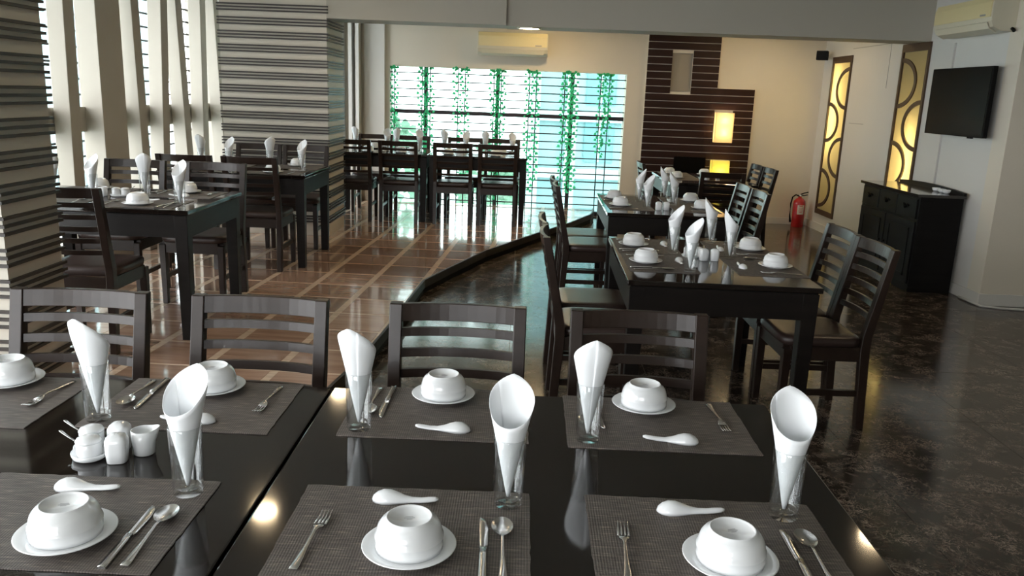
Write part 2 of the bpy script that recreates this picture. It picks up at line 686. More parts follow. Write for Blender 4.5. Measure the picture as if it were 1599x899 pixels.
RW = 3.79
PAN = [(9.87, 10.47, 0.215, 2.13), (8.00, 8.58, 0.215, 2.17)]
b = MB()
for a0, a1 in ((6.75, 8.00), (8.58, 9.87), (10.47, 11.05)):
    b.box(RW, RW + 0.2, a0, a1, 0, CEIL)
for (y0, y1, z0, z1) in PAN:
    b.box(RW, RW + 0.2, y0, y1, 0, z0)
    b.box(RW, RW + 0.2, y0, y1, z1, CEIL)
struct(b.build('wall_right', M['wallr']))
struct(MB().box(RW, 6.5, 6.55, 6.75, 0, CEIL).build('wall_return', M['wall']))
struct(MB().box(6.4, 6.6, -2.8, 6.75, 0, CEIL).build('wall_side', M['wall']))
struct(MB().box(-3.9, 6.6, -2.8, 11.05, CEIL, CEIL + 0.15).build('ceiling', M['ceil']))
# shallow joint lines of the boxed-in panel on the right wall
b = MB()
b.box(RW - 0.003, RW, 8.88, 9.90, 2.20, 2.206)
b.box(RW - 0.003, RW, 8.88, 8.886, 1.75, 2.206)
b.box(RW - 0.003, RW, 9.35, 9.75, 1.36, 1.366)
struct(b.build('trim_2', M['grey']))
b = MB()
b.box(RW - 0.012, RW, 6.55, BW, 0, 0.10)
b.box(RW - 0.012, 6.4, 6.538, 6.55, 0, 0.10)
b.box(2.94, RW, BW - 0.012, BW, 0, 0.09)
b.box(WX1, 1.53, BW - 0.012, BW, 0, 0.09)
struct(b.build('baseboard_right', M['wallr'], bevel=0.003))

# beam between striped pillar and right wall; the right stretch is set back a little
bm_ = thing('trim_3')
bm_['kind'] = 'structure'
MB().box(-1.885, -0.20, 8.0, 8.45, 2.175, CEIL).build('beam_section', M['beam'], bm_)
MB().box(-0.20, 3.79, 8.035, 8.45, 2.170, CEIL).build('beam_section', M['beam'], bm_)

# rear wall (behind the photographer) with a wide window
b = MB()
b.box(-3.6, -2.9, -2.8, -2.6, 0, CEIL)
b.box(-0.3, 6.5, -2.8, -2.6, 0, CEIL)
b.box(-2.9, -0.3, -2.8, -2.6, 0, 0.8)
b.box(-2.9, -0.3, -2.8, -2.6, 2.2, CEIL)
struct(b.build('wall_rear', M['wall']))
b = MB()
for x in (-2.9, -1.62, -0.35):
    b.box(x, x + 0.05, -2.75, -2.70, 0.8, 2.2)
w = struct(b.build('window_3', M['rail']))
MB().box(-2.9, -0.3, -2.735, -2.729, 0.8, 2.2).build('pane', M['pane2'], w)

# ------------------------------------------------------------------ left wall: fins, rail and glazing
wl = MB()
wl.box(-3.60, -3.36, -2.8, 8.95, 0, 0.28)            # sill
wl.box(-3.60, -3.36, -2.8, 8.95, 2.52, CEIL)         # head
wl.box(-3.60, -3.36, 4.35, 5.15, 0.28, 2.52)         # pier hidden by the near pillar
wl.box(-3.60, -3.36, 1.9, 2.2, 0.28, 2.52)
wl.box(-3.60, -3.36, -2.8, -2.5, 0.28, 2.52)
wl.box(-3.60, -3.36, 8.95, 9.05, 0, CEIL)
wl.box(-3.60, -3.36, 10.65, 10.8, 0, CEIL)
wl.box(-3.60, -3.36, 9.05, 10.65, 0, 0.28)
wl.box(-3.60, -3.36, 9.05, 10.65, 2.52, CEIL)
wl = struct(wl.build('wall_left', M['fin']))
for y, k in ((5.445, 0.0), (5.91, 0.03), (6.975, -0.03), (7.425, 0.085), (7.89, -0.068), (8.35, 0.052), (8.86, -0.09)):
    ya, yb_ = y + k * (PZ - 1.25), y + k * (CEIL - 1.25)      # the fins lean alternately along the wall
    MB().prism([(ya - 0.07, PZ), (ya + 0.07, PZ), (yb_ + 0.07, CEIL), (yb_ - 0.07, CEIL)], 'x', -3.32, -3.20).build('fin', M['fin'], wl, bevel=0.004)
MB().box(-3.36, -3.20, 6.30, 6.68, PZ, CEIL).build('column', M['fin'], wl, bevel=0.004)
MB().box(-3.40, -3.335, 5.15, 8.95, 1.15, 1.335).build('transom', M['fin'], wl, bevel=0.003)
# glazing strips
wn = thing('window_2')
wn['kind'] = 'structure'
MB().box(-3.50, -3.494, 5.15, 8.95, 0.28, 2.52).build('pane', M['pane2'], wn)
MB().box(-3.50, -3.494, 2.2, 4.35, 0.28, 2.52).build('pane', M['pane2'], wn)
MB().box(-3.50, -3.494, -2.5, 1.9, 0.28, 2.52).build('pane', M['pane2'], wn)
MB().box(-3.50, -3.494, 9.05, 10.65, 0.28, 2.52).build('pane', M['pane2'], wn)
bar_me = MB().box(-0.006, 0.006, 5.15, 8.95, -0.008, 0.008).mesh('grille_bar')
bar_me.materials.append(M['bar'])
z = 0.36
while z < 2.5:
    if not 1.12 < z < 1.36:
        link('grille_bar', bar_me, None, wn, (-3.44, 0, z))
    z += 0.118

# ------------------------------------------------------------------ back window
wb = thing('window_1')
wb['kind'] = 'structure'
MX = (-1.288, -0.352, 0.615)
ed = (WX0,) + MX + (WX1,)
for k in range(4):
    for z0, z1 in ((0.0, 1.28), (1.28, WZ1)):
        MB().box(ed[k], ed[k + 1], 10.985, 10.991, z0, z1).build('pane', M['pane'], wb)
for x in MX:
    MB().box(x - 0.024, x + 0.024, 10.90, 10.98, 0.0, WZ1).build('mullion', M['rail'], wb)
MB().box(WX0, WX1, 10.89, 10.97, 1.255, 1.305).build('rail', M['rail'], wb)
MB().box(WX0, WX1, 10.90, 10.97, 0.0, 0.05).build('rail', M['rail'], wb)
hb = MB().box(WX0, WX1, -0.006, 0.006, -0.007, 0.007).mesh('grille_bar')
hb.materials.append(M['bar'])
z = WZ1 - 0.075
while z > 0.1:
    if abs(z - 1.28) > 0.04:
        link('grille_bar', hb, None, wb, (0, 10.86, z))
    z -= 0.1015
vb = MB().box(-0.007, 0.007, -0.005, 0.005, 0.0, WZ1).mesh('grille_bar')
vb.materials.append(M['bar'])
for x in (-1.692, -1.331, -1.226, -0.865, -0.774, -0.40, -0.309, 0.056, 0.148, 0.516, 0.979, 1.091):
    link('grille_bar', vb, None, wb, (x, 10.872, 0))

# ------------------------------------------------------------------ ceiling downlights
def downlight(x, y, z, label, r=0.075, m_='down'):
    t = thing('downlight', label, 'light', (x, y, z), 0, 'round ceiling downlights')
    MB().lathe([(r + 0.018, 0.0), (r + 0.018, -0.008), (r, -0.012), (r, -0.002)], 28).build('trim_ring', M['acv'], t)
    MB().lathe([(r, -0.002), (r, -0.006)], 28).build('lens', M[m_], t)


downlight(-1.55, 4.70, CEIL, 'round warm ceiling downlight mirrored in the near table seam')
downlight(2.31, 4.70, CEIL, 'round warm ceiling downlight mirrored at the near table right edge')
downlight(-1.55, 6.85, CEIL, 'round warm ceiling downlight above second platform table')
downlight(0.02, 8.17, 2.17, 'round lit downlight under the ceiling beam beside the air conditioner', r=0.10)
downlight(2.7, 9.7, CEIL, 'round warm downlight behind beam over farthest right table', m_='down2')
downlight(0.3, 9.9, CEIL, 'round warm downlight behind beam in front of back window', m_='down2')

# ------------------------------------------------------------------ striped pillars
def striped_pillar(x0, x1, y0, y1, pitch, z_first, sp, label, z0):
    t = thing('striped_pillar', label, 'pillar', ((x0 + x1) / 2, (y0 + y1) / 2, z0))
    hx_, hy_ = (x1 - x0) / 2, (y1 - y0) / 2
    MB().box(-hx_, hx_, -hy_, hy_, 0, CEIL - z0 - 0.001).build('shaft', M['pillar'], t)
    d, h = 0.016, 0.0135
    o, i_ = [(-hx_ - d, -hy_ - d), (hx_ + d, -hy_ - d), (hx_ + d, hy_ + d), (-hx_ - d, hy_ + d)], [(-hx_, -hy_), (hx_, -hy_), (hx_, hy_), (-hx_, hy_)]
    m = MB()
    for k in range(4):
        l = (k + 1) % 4
        m.prism([o[k], o[l], i_[l], i_[k]], 'z', -h / 2, h / 2)
    me = m.mesh('stripe_band')
    me.materials.append(M['stripe'])
    z = z_first
    while z > z0 + 0.08:
        for k in (-1, 0, 1):
            zz = z + k * sp - z0
            if z0 + zz < CEIL - 0.02 and zz > 0.02:
                link('stripe_band', me, None, t, (0, 0, zz))
        z -= pitch
    return t


striped_pillar(-2.72, -2.20, 3.41, 3.83, 0.1365, 1.739 + 6 * 0.1365, 0.034, 'cream pillar with dark triple stripes at the left edge of the picture', PZ)
striped_pillar(-2.90, -1.885, 8.0, 8.67, 0.1235, 2.250 + 2 * 0.1235, 0.0275, 'broad cream pillar with dark triple stripes behind the platform tables', PZ)

# ------------------------------------------------------------------ furniture prototypes
def make_chair():
    t = thing('dining_chair', 'x', 'chair')
    for s in (-1, 1):
        MB().taper(s * 0.192, 0.185, 0, 0.40, 0.034, 0.042).build('leg', M['wood'], t, bevel=0.003)
        m = MB()
        pr = [(-0.232, 0), (-0.192, 0), (-0.165, 0.40), (-0.168, 0.47), (-0.258, 0.90), (-0.292, 0.90), (-0.215, 0.47), (-0.213, 0.40)]
        m.prism(pr, 'x', s * 0.2145, s * 0.1745)
        m.build('leg', M['wood'], t, bevel=0.003)
    m = MB()
    m.box(-0.175, 0.175, 0.168, 0.198, 0.345, 0.415)
    m.box(-0.175, 0.175, -0.205, -0.175, 0.345, 0.415)
    for s in (-1, 1):
        m.box(s * 0.176, s * 0.206, -0.18, 0.17, 0.345, 0.415)
    m.build('seat_frame', M['wood'], t, bevel=0.002)
    # padded seat
    rings = []
    for z, g in ((0.415, 0.0), (0.425, 0.008), (0.445, 0.010), (0.458, 0.004), (0.464, -0.012), (0.466, -0.05)):
        ring = []
        for k in range(40):
            a = 2 * PI * k / 40
            ca, sa = math.cos(a), math.sin(a)
            mm = (abs(ca) ** 7 + abs(sa) ** 7) ** (-1 / 7)
            ring.append(((0.203 + g) * ca * mm, 0.016 + (0.190 + g) * sa * mm, z))
        rings.append(ring)
    MB().loft(rings).build('seat', M['leather'], t)

    def yb(z):
        return -0.19 - 0.083 * (z - 0.47) / 0.43

    def slat(z0, z1, th, bow):
        m = MB()
        N = 12
        rings = []
        for k in range(N + 1):
            u = -1 + 2 * k / N
            x = u * 0.178
            dy = -bow * (1 - abs(u) ** 2.4)
            a, c = yb(z0) + dy, yb(z1) + dy
            rings.append([(x, a - th / 2, z0), (x, a + th / 2, z0), (x, c + th / 2, z1), (x, c - th / 2, z1)])
        m.loft(rings, smooth=False)
        return m
    slat(0.845, 0.899, 0.020, 0.022).build('top_rail', M['wood'], t, bevel=0.002)
    for z in (0.797, 0.733, 0.669, 0.605, 0.541):
        slat(z, z + 0.026, 0.013, 0.024).build('slat', M['wood'], t)
    for s in (-1, 1):
        MB().box(s * 0.183, s * 0.201, -0.19, 0.175, 0.165, 0.195).build('stretcher', M['wood'], t)
    return t


def make_table(L, W, Ht=0.75):
    t = thing('dining_table', 'x', 'table')
    MB().box(-L / 2, L / 2, -W / 2, W / 2, Ht - 0.026, Ht).build('tabletop', M['tabletop'], t, bevel=0.004)
    m = MB()
    a, b_ = L / 2 - 0.012, W / 2 - 0.012
    for s in (-1, 1):
        m.box(-a + 0.06, a - 0.06, s * b_, s * (b_ - 0.022), Ht - 0.155, Ht - 0.032)
        m.box(s * a, s * (a - 0.022), -b_ + 0.06, b_ - 0.06, Ht - 0.155, Ht - 0.032)
    m.build('apron', M['apron'], t)
    m = MB().box(-a + 0.004, a - 0.004, -b_ + 0.004, b_ - 0.004, Ht - 0.034, Ht - 0.026)
    m.build('shadow_gap', M['blackm'], t)
    for sx in (-1, 1):
        for sy in (-1, 1):
            MB().taper(sx * (a - 0.036), sy * (b_ - 0.036), 0, Ht - 0.032, 0.058, 0.074).build('leg', M['apron'], t, bevel=0.003)
    return t


chairP = Proto(make_chair())
tableP = Proto(make_table(1.18, 0.95))       # near tables
tableQ = Proto(make_table(1.18, 0.88))       # the others
tableR = Proto(make_table(1.10, 0.80))       # long back table halves
G_CH = 'dark slat-back dining chairs'


def chair(x, y, z, rz, label):
    chairP.put((x, y, z), rz, label, G_CH)


# near tables
tableP.put((0.099, 1.632, 0), 0, 'dark lacquered near table, right half, with two full front place settings')
tableP.put((-1.087, 1.632, 0), 0, 'dark lacquered near table, left half, carrying the white condiment set')
for x, n, dr in ((-1.371, 'leftmost', 0.01), (-0.81, 'second from left', -0.02), (-0.1815, 'third from left', 0.0), (0.3835, 'rightmost', -0.01)):
    chair(x, 2.205, 0, PI + dr, 'dark slat-back chair facing us behind the near table, ' + n)

# right-hand tables on the marble
tableQ.put((0.955, 4.19, 0), PI / 2 - 0.025, 'dark dining table on the marble floor, nearest of the right-hand three')
tableQ.put((1.075, 6.39, 0), PI / 2 - 0.02, 'dark dining table on the marble floor, middle of the right-hand three')
tableQ.put((1.92, 8.76, 0), PI / 2, 'dark dining table before the dark plank wall, farthest right-hand one')
chair(1.50, 4.00, 0, PI / 2 + 0.02, 'dark slat-back chair, nearer of two right of the nearest marble-floor table')
chair(1.50, 4.445, 0, PI / 2, 'dark slat-back chair, farther of two right of the nearest marble-floor table')
chair(0.405, 4.00, 0, -PI / 2, 'dark slat-back chair, nearer of two left of the nearest marble-floor table')
chair(0.405, 4.46, 0, -PI / 2 + 0.02, 'dark slat-back chair, farther of two left of the nearest marble-floor table')
chair(1.55, 6.22, 0, PI / 2, 'dark slat-back chair, nearer of two right of the middle marble-floor table')
chair(1.54, 6.66, 0, PI / 2, 'dark slat-back chair, farther of two right of the middle marble-floor table')
chair(0.545, 6.24, 0, -PI / 2, 'dark slat-back chair, nearer of two left of the middle marble-floor table')
chair(0.535, 6.68, 0, -PI / 2, 'dark slat-back chair, farther of two left of the middle marble-floor table')
chair(2.29, 8.49, 0, PI / 2, 'dark slat-back chair, nearer of two right of the farthest right-hand table')
chair(2.28, 8.93, 0, PI / 2, 'dark slat-back chair, farther of two right of the farthest right-hand table')
chair(1.905, 8.05, 0, 0, 'dark slat-back chair with its back to us at farthest right-hand table end')
chair(1.53, 8.72, 0, -PI / 2, 'dark slat-back chair left of the farthest right-hand table, by the planks')

# platform tables
tableQ.put((-2.415, 4.87, PZ), 0, 'dark dining table on the tiled platform, next to the near striped pillar')
tableQ.put((-2.30, 6.89, PZ), 0, 'dark dining table on the tiled platform before the broad striped pillar')
chair(-2.34, 4.37, PZ, 0, 'dark slat-back chair with back to us beside the near striped pillar')
chair(-2.695, 5.43, PZ, PI, 'dark slat-back chair facing us, left one behind the first platform table')
chair(-2.135, 5.42, PZ, PI - 0.02, 'dark slat-back chair facing us, right one behind the first platform table')
chair(-2.58, 6.52, PZ, 0, 'dark slat-back chair with back to us, left one at second platform table')
chair(-2.08, 6.52, PZ, 0, 'dark slat-back chair with back to us, right one at second platform table')
chair(-2.47, 7.45, PZ, PI, 'dark slat-back chair against the broad striped pillar, left one')
chair(-2.03, 7.45, PZ, PI, 'dark slat-back chair against the broad striped pillar, right one')
tableR.put((-0.493, 9.52, PZ), 0, 'right half of the long dark table in front of the back window')
tableR.put((-1.600, 9.52, PZ), 0, 'left half of the long dark table in front of the back window')
for x, n in ((-1.86, 'first'), (-1.35, 'second'), (-0.755, 'third'), (-0.265, 'fourth')):
    chair(x, 9.20, PZ, 0, 'dark slat-back chair, near side of the long back table, %s from left' % n)
for x, n in ((-1.80, 'first'), (-1.345, 'second'), (-0.70, 'third'), (-0.245, 'fourth')):
    chair(x, 9.84, PZ, PI, 'dark slat-back chair, window side of the long back table, %s from left' % n)

# ------------------------------------------------------------------ tableware prototypes
def one(name, cat, mb, mat, bevel=0.0):
    o = mb.build(name, mat, None, bevel)
    o['category'] = cat
    o['label'] = 'x'
    return o


def make_bowl():
    t = thing('bowl', 'x', 'bowl')
    prof = [(0.0565, 0.0), (0.0600, 0.0015), (0.0605, 0.010), (0.0602, 0.020), (0.0612, 0.0225), (0.0612, 0.0245), (0.0592, 0.0265), (0.0580, 0.035), (0.0548, 0.0445), (0.0490, 0.0520), (0.0428, 0.0550),
            (0.0412, 0.0590), (0.0396, 0.0602), (0.0378, 0.0592), (0.0366, 0.0555), (0.0002, 0.0545)]
    MB().lathe(prof, 44).build('shell', M['china'], t)
    m = MB()
    for k, w in enumerate((0.014, 0.019, 0.010)):
        m.box(-w / 2, w / 2, 0.004 - k * 0.0042, 0.0055 - k * 0.0042, 0.0548, 0.0552)
    m.build('maker_stamp', M['china_mark'], t)
    return t


def make_saucer():
    prof = [(0.050, 0.0), (0.052, 0.003), (0.066, 0.006), (0.083, 0.0125), (0.0842, 0.0140), (0.0825, 0.0150), (0.066, 0.0095), (0.052, 0.0072), (0.0002, 0.0068)]
    return one('saucer', 'saucer', MB().lathe(prof, 48), M['china'])


def make_glass():
    t = thing('drinking_glass', 'x', 'glass')
    out = [(0.0002, 0.0), (0.0270, 0.0), (0.0285, 0.003), (0.0325, 0.142), (0.0318, 0.1435), (0.0308, 0.142), (0.0266, 0.017), (0.0240, 0.013), (0.0002, 0.012)]
    MB().lathe(out, 36, cap0=False, cap1=False).build('tumbler', M['glass'], t)
    return t


def make_napkin(var=0):
    """rolled paper cone, apex down, opening towards -y, tall point at +y"""
    m = MB()
    N, K = 46, 14
    turn = 2 * PI * 1.10
    rnd = random.Random(31 + var)
    sk = (-0.35, 0.0, 0.30)[var % 3]
    wob = rnd.uniform(0, 6)
    rings = []
    for i in range(K + 1):
        v = i / K
        ring = []
        for k in range(N + 1):
            u = k / N
            a = PI / 2 + PI * 0.10 + (u - 0.5) * turn + PI
            d = a - (PI / 2 + sk)
            d = math.atan2(math.sin(d), math.cos(d))
            ad = abs(d) / PI
            top = 0.174 + 0.086 * (0.55 * (1 + math.cos(d)) / 2 + 0.45 * max(0, 1 - ad * 1.6))
            z = 0.016 + (top - 0.016) * v
            r = 0.0030 + 0.0248 * min(1, (z - 0.016) / 0.125) ** 0.95
            if z > 0.141:
                r += (z - 0.141) * 0.215
            r *= 1 + 0.02 * math.sin(3 * a + wob)
            sp = 1 - 0.035 * u * 1.2
            tip = max(0, (z - 0.215)) * 1.1
            ring.append(((r * sp) * math.cos(a) * 1.06, (r * sp) * math.sin(a) - tip * 0.2, z))
        rings.append(ring)
    m.loft(rings, False, False, True, closed=False)
    o = one('paper_napkin', 'napkin', m, M['paper'])
    md = o.modifiers.new('thickness', 'SOLIDIFY')
    md.thickness = 0.0007
    return o


def ribbon(m, pts, th=0.0016):
    # pts: (y, z, halfwidth, x)
    rings = []
    for (y, z, w, x) in pts:
        rings.append([(x - w, y, z), (x + w, y, z), (x + w * 0.8, y, z + th), (x - w * 0.8, y, z + th)])
    m.loft(rings, smooth=True)


def make_fork():
    m = MB()
    ribbon(m, [(-0.098, 0.001, 0.0078, 0), (-0.085, 0.0008, 0.0088, 0), (-0.03, 0.003, 0.0042, 0), (0.018, 0.0075, 0.0030, 0), (0.030, 0.007, 0.0050, 0), (0.038, 0.0052, 0.0105, 0), (0.052, 0.0025, 0.0122, 0)], 0.0022)
    for k in range(4):
        x = -0.0098 + k * 0.00653
        ribbon(m, [(0.050, 0.0027, 0.0022, x), (0.075, 0.0024, 0.0019, x * 0.97), (0.098, 0.0065, 0.0011, x * 0.95)], 0.0018)
    return one('dinner_fork', 'fork', m, M['steel'])


def make_knife():
    m = MB()
    ribbon(m, [(-0.106, 0.001, 0.0075, 0), (-0.100, 0.001, 0.0082, 0), (-0.02, 0.0015, 0.0068, 0), (0.0, 0.002, 0.0062, 0)], 0.0052)
    ribbon(m, [(-0.003, 0.002, 0.0060, 0), (0.012, 0.0015, 0.0085, 0.001), (0.065, 0.001, 0.0098, 0.001), (0.092, 0.001, 0.0082, -0.0008), (0.104, 0.001, 0.0050, -0.0036), (0.110, 0.001, 0.0008, -0.0060)], 0.0018)
    return one('dinner_knife', 'knife', m, M['steel'])


def make_spoon():
    m = MB()
    ribbon(m, [(-0.098, 0.001, 0.0078, 0), (-0.085, 0.0008, 0.0088, 0), (-0.03, 0.003, 0.0040, 0), (0.025, 0.0085, 0.0030, 0), (0.040, 0.0075, 0.0042, 0)], 0.0022)
    N, K = 26, 6
    for dz in (0.0, 0.0012):
        rings = []
        for i in range(K + 1):
            v = i / K
            rr = max(v, 0.02)
            ring = []
            for k in range(N):
                a = 2 * PI * k / N
                x, y = 0.0205 * rr * math.cos(a), 0.033 * rr * math.sin(a)
                if y < 0:
                    x *= 1 - 0.16 * (y / 0.033) ** 2
                ring.append((x, 0.068 + y, 0.0010 + dz + 0.0075 * v ** 2.2))
            rings.append(ring)
        m.loft(rings, True, False, True)
    return one('table_spoon', 'spoon', m, M['steel'])


def make_soup_spoon():
    """white ceramic spoon lying face down; bowl at -x, handle at +x"""
    m = MB()
    N = 12
    st = [(-0.067, 0.002, 0.003, 0.0), (-0.064, 0.010, 0.010, 0.0), (-0.056, 0.0175, 0.0165, 0.0), (-0.044, 0.0215, 0.0215, 0.0), (-0.030, 0.0205, 0.0215, 0.0), (-0.016, 0.0165, 0.0175, 0.0), (-0.002, 0.0115, 0.0125, 0.0), (0.014, 0.0085, 0.0085, 0.001),
          (0.032, 0.0080, 0.0078, 0.002), (0.048, 0.0078, 0.0080, 0.004), (0.060, 0.0066, 0.0070, 0.006), (0.067, 0.0030, 0.004, 0.0075)]
    rings = []
    for x, w, h, zb in st:
        ring = [(x, w * math.cos(PI * k / N), zb + h * math.sin(PI * k / N) ** 0.9 if 0 < k < N else zb) for k in range(N + 1)]
        ring += [(x, w * 0.8 * math.cos(PI * k / N), zb + (h - 0.0025) * max(0, math.sin(PI * k / N)) * 0.9) for k in range(N - 1, 0, -1)]
        rings.append(ring)
    m.loft(rings)
    return one('soup_spoon', 'spoon', m, M['china'])


def make_mat():
    me = MB()
    nx, ny = 26, 18
    rnd = random.Random(3)
    top = []
    for j in range(ny + 1):
        for i in range(nx + 1):
            ex = 0.0012 * rnd.uniform(-1, 1) if i in (0, nx) or j in (0, ny) else 0
            top.append(((-0.5 + i / nx) * 0.456 + ex, (-0.5 + j / ny) * 0.335 + ex, 0.0022 + 0.0003 * math.sin(i * 0.9) * math.cos(j * 0.7)))
    fs = [(j * (nx + 1) + i, j * (nx + 1) + i + 1, (j + 1) * (nx + 1) + i + 1, (j + 1) * (nx + 1) + i) for j in range(ny) for i in range(nx)]
    me.add(top, fs)
    rim = [i for i in range(nx + 1)] + [(j + 1) * (nx + 1) - 1 for j in range(1, ny + 1)] + [ny * (nx + 1) + i for i in range(nx - 1, -1, -1)] + [j * (nx + 1) for j in range(ny - 1, 0, -1)]
    tp = [top[i] for i in rim]
    bt = [(p[0], p[1], 0.0) for p in tp]
    n = len(tp)
    me.add(tp + bt, [(i, n + i, n + (i + 1) % n, (i + 1) % n) for i in range(n)])
    return one('placemat', 'placemat', me, M['mat'])


bowlP, saucerP, glassP = Proto(make_bowl()), Proto(make_saucer()), Proto(make_glass())
napP = [Proto(make_napkin(i)) for i in range(3)]
forkP, knifeP, spoonP, soupP, matP = Proto(make_fork()), Proto(make_knife()), Proto(make_spoon()), Proto(make_soup_spoon()), Proto(make_mat())
OR = random.Random(11)


def setting(cx, cy, z, rz, where, by=-0.065, bx=0.0, gx=0.184, gy=0.12, soup=True, cut='fks', nv=None, drz=0.0, matx=0.0, bowl=True, mat=True, ndr=0.0, glass_=True, nap_group=None):
    """one diner's place: the diner sits at local -y looking towards +y"""
    def P(x, y, dz=0.0):
        return (cx + x * math.cos(rz) - y * math.sin(rz), cy + x * math.sin(rz) + y * math.cos(rz), z + dz)
    j = OR.uniform
    zm = 0.0028 if mat else 0.0
    if mat:
        matP.put(P(matx, 0), rz + drz + j(-0.01, 0.01), 'brown-grey woven placemat, ' + where, 'woven placemats')
    if bowl:
        saucerP.put(P(bx, by, zm), rz + j(-1, 1), 'round white saucer under an upturned bowl, ' + where, 'white saucers')
        bowlP.put(P(bx, by, zm + 0.0078), rz + j(-0.3, 0.3), 'white ceramic bowl upside down on its saucer, ' + where, 'upturned white bowls')
    if glass_:
        onm = abs(gx) < 0.225 and abs(gy) < 0.165
        gz = zm if (mat and onm) else 0.0008
        glassP.put(P(gx, gy, gz), rz, 'clear straight drinking glass holding a rolled napkin, ' + where, 'drinking glasses')
        v = OR.randrange(3) if nv is None else nv
        napP[v].put(P(gx, gy, gz), rz + ndr + j(-0.12, 0.12), 'white paper napkin rolled into a cone, ' + where, 'rolled napkins')
    if soup:
        soupP.put(P(-0.02, 0.112, zm), rz + j(-0.10, 0.04), 'white ceramic soup spoon lying face down, ' + where, 'ceramic soup spoons')
    if 'f' in cut:
        forkP.put(P(-0.168, -0.045, zm), rz + j(-0.08, 0.03), 'steel dinner fork left of the bowl, ' + where, 'dinner forks')
    if 'k' in cut:
        knifeP.put(P(0.143, -0.055, zm), rz + j(-0.03, 0.05), 'steel dinner knife right of the bowl, ' + where, 'dinner knives')
    if 's' in cut:
        spoonP.put(P(0.178, -0.052, zm), rz + j(-0.02, 0.06), 'steel table spoon beside the knife, ' + where, 'table spoons')


T = 0.75
# near table: front row (towards us) and back row
setting(-0.820, 1.367, T, 0, 'near table, front row, left place', bx=0.035, gx=0.180, nv=0, gy=0.115, cut='ks')
setting(-0.186, 1.370, T, 0, 'near table, front row, middle place', bx=0.012, nv=1)
setting(0.382, 1.372, T, 0, 'near table, front row, right place', bx=0.015, gx=0.165, gy=0.113, nv=1)
setting(-1.362, 1.925, T, PI, 'near table, back row, leftmost place', by=-0.115, bx=-0.02, glass_=False, soup=False, cut='f')
setting(-0.802, 1.945, T, PI, 'near table, back row, second place from left', by=-0.105, gx=0.193, nv=0)
setting(-0.186, 1.953, T, PI, 'near table, back row, third place from left', by=-0.105, gx=0.182, nv=0)
setting(0.363, 1.940, T, PI, 'near table, back row, rightmost place', by=-0.105, bx=0.015, gx=0.181, nv=1)
# right-hand tables
for cy, n in ((4.03, 'nearer'), (4.50, 'farther')):
    setting(0.705, cy, T, -PI / 2, 'nearest marble-floor table, left side, %s place' % n, nv=0, ndr=0.5)
    setting(1.225, cy, T, PI / 2, 'nearest marble-floor table, right side, %s place' % n, nv=2, ndr=-0.5)
for cy, n in ((6.20, 'nearer'), (6.64, 'farther')):
    setting(0.825, cy, T, -PI / 2, 'middle right-hand table, left side, %s place' % n, nv=0, ndr=0.5, soup=False, cut='k', gx=0.11)
    setting(1.315, cy, T, PI / 2, 'middle right-hand table, right side, %s place' % n, nv=2, ndr=-0.5, soup=(n == 'farther'), cut='f')
setting(1.70, 8.66, T, -PI / 2, 'farthest right-hand table, left side, nearer place', soup=False, cut='', glass_=False)
setting(1.70, 9.12, T, -PI / 2, 'farthest right-hand table, left side, farther place', soup=False, cut='', glass_=False)
setting(2.14, 9.08, T, PI / 2, 'farthest right-hand table, right side place', soup=False, cut='', glass_=False, bx=0.03, by=0.12)
# platform tables
TZ = T + PZ
setting(-2.165, 4.640, TZ, 0, 'first platform table, near side, right place', gx=0.232, gy=-0.045, nv=1, ndr=-0.5)
setting(-2.700, 4.640, TZ, 0, 'first platform table, near side, left place', nv=1, bowl=False, soup=False, cut='s', ndr=-0.5)
setting(-2.120, 5.095, TZ, PI, 'first platform table, far side, right place', nv=1, ndr=0.5)
setting(-2.690, 5.110, TZ, PI, 'first platform table, far side, left place', nv=1, soup=False, cut='')
setting(-2.000, 6.645, TZ, 0, 'second platform table, near side, right place', nv=1, soup=False, cut='k', ndr=-0.5)
setting(-2.600, 6.645, TZ, 0, 'second platform table, near side, left place', nv=1, soup=False, cut='', ndr=-0.5)
setting(-1.970, 7.130, TZ, PI, 'second platform table, far side, right place', nv=1, soup=False, cut='', ndr=0.5)
setting(-2.560, 7.130, TZ, PI, 'second platform table, far side, left place', nv=1, soup=False, cut='')
for x, n in ((-1.73, 'first'), (-1.36, 'second'), (-0.83, 'third'), (-0.30, 'fourth')):
    setting(x, 9.31, TZ, 0, 'long back table, near side, %s from left' % n, soup=False, cut='', mat=False)
for x, n in ((-1.76, 'first'), (-1.285, 'second'), (-0.725, 'third'), (-0.25, 'fourth')):
    setting(x, 9.735, TZ, PI, 'long back table, window side, %s from left' % n, soup=False, cut='', mat=False)

# ------------------------------------------------------------------ condiment sets
def make_shaker():
    t = thing('salt_shaker', 'x', 'shaker')
    MB().sup([(0.019, 0.0), (0.0205, 0.002), (0.0222, 0.022), (0.0228, 0.043), (0.0222, 0.051), (0.0175, 0.0585), (0.010, 0.0625), (0.001, 0.0632)], 36, ex=3.6).build('body', M['china'], t)
    m = MB()
    for k in range(3):
        a = k * 2 * PI / 3
        m.lathe([(0.0012, 0.0), (0.0012, 0.0006)], 8, (0.004 * math.cos(a), 0.004 * math.sin(a), 0.0628))
    m.build('pour_hole', M['grey'], t)
    return t


def make_jar():
    t = thing('sugar_jar', 'x', 'jar')
    MB().lathe([(0.021, 0.0), (0.0235, 0.002), (0.0252, 0.012), (0.0255, 0.034), (0.0240, 0.036)], 32).build('body', M['china'], t)
    MB().lathe([(0.0262, 0.036), (0.0265, 0.0385), (0.0225, 0.0445), (0.012, 0.0485), (0.001, 0.0495)], 32).build('lid', M['china'], t)
    return t


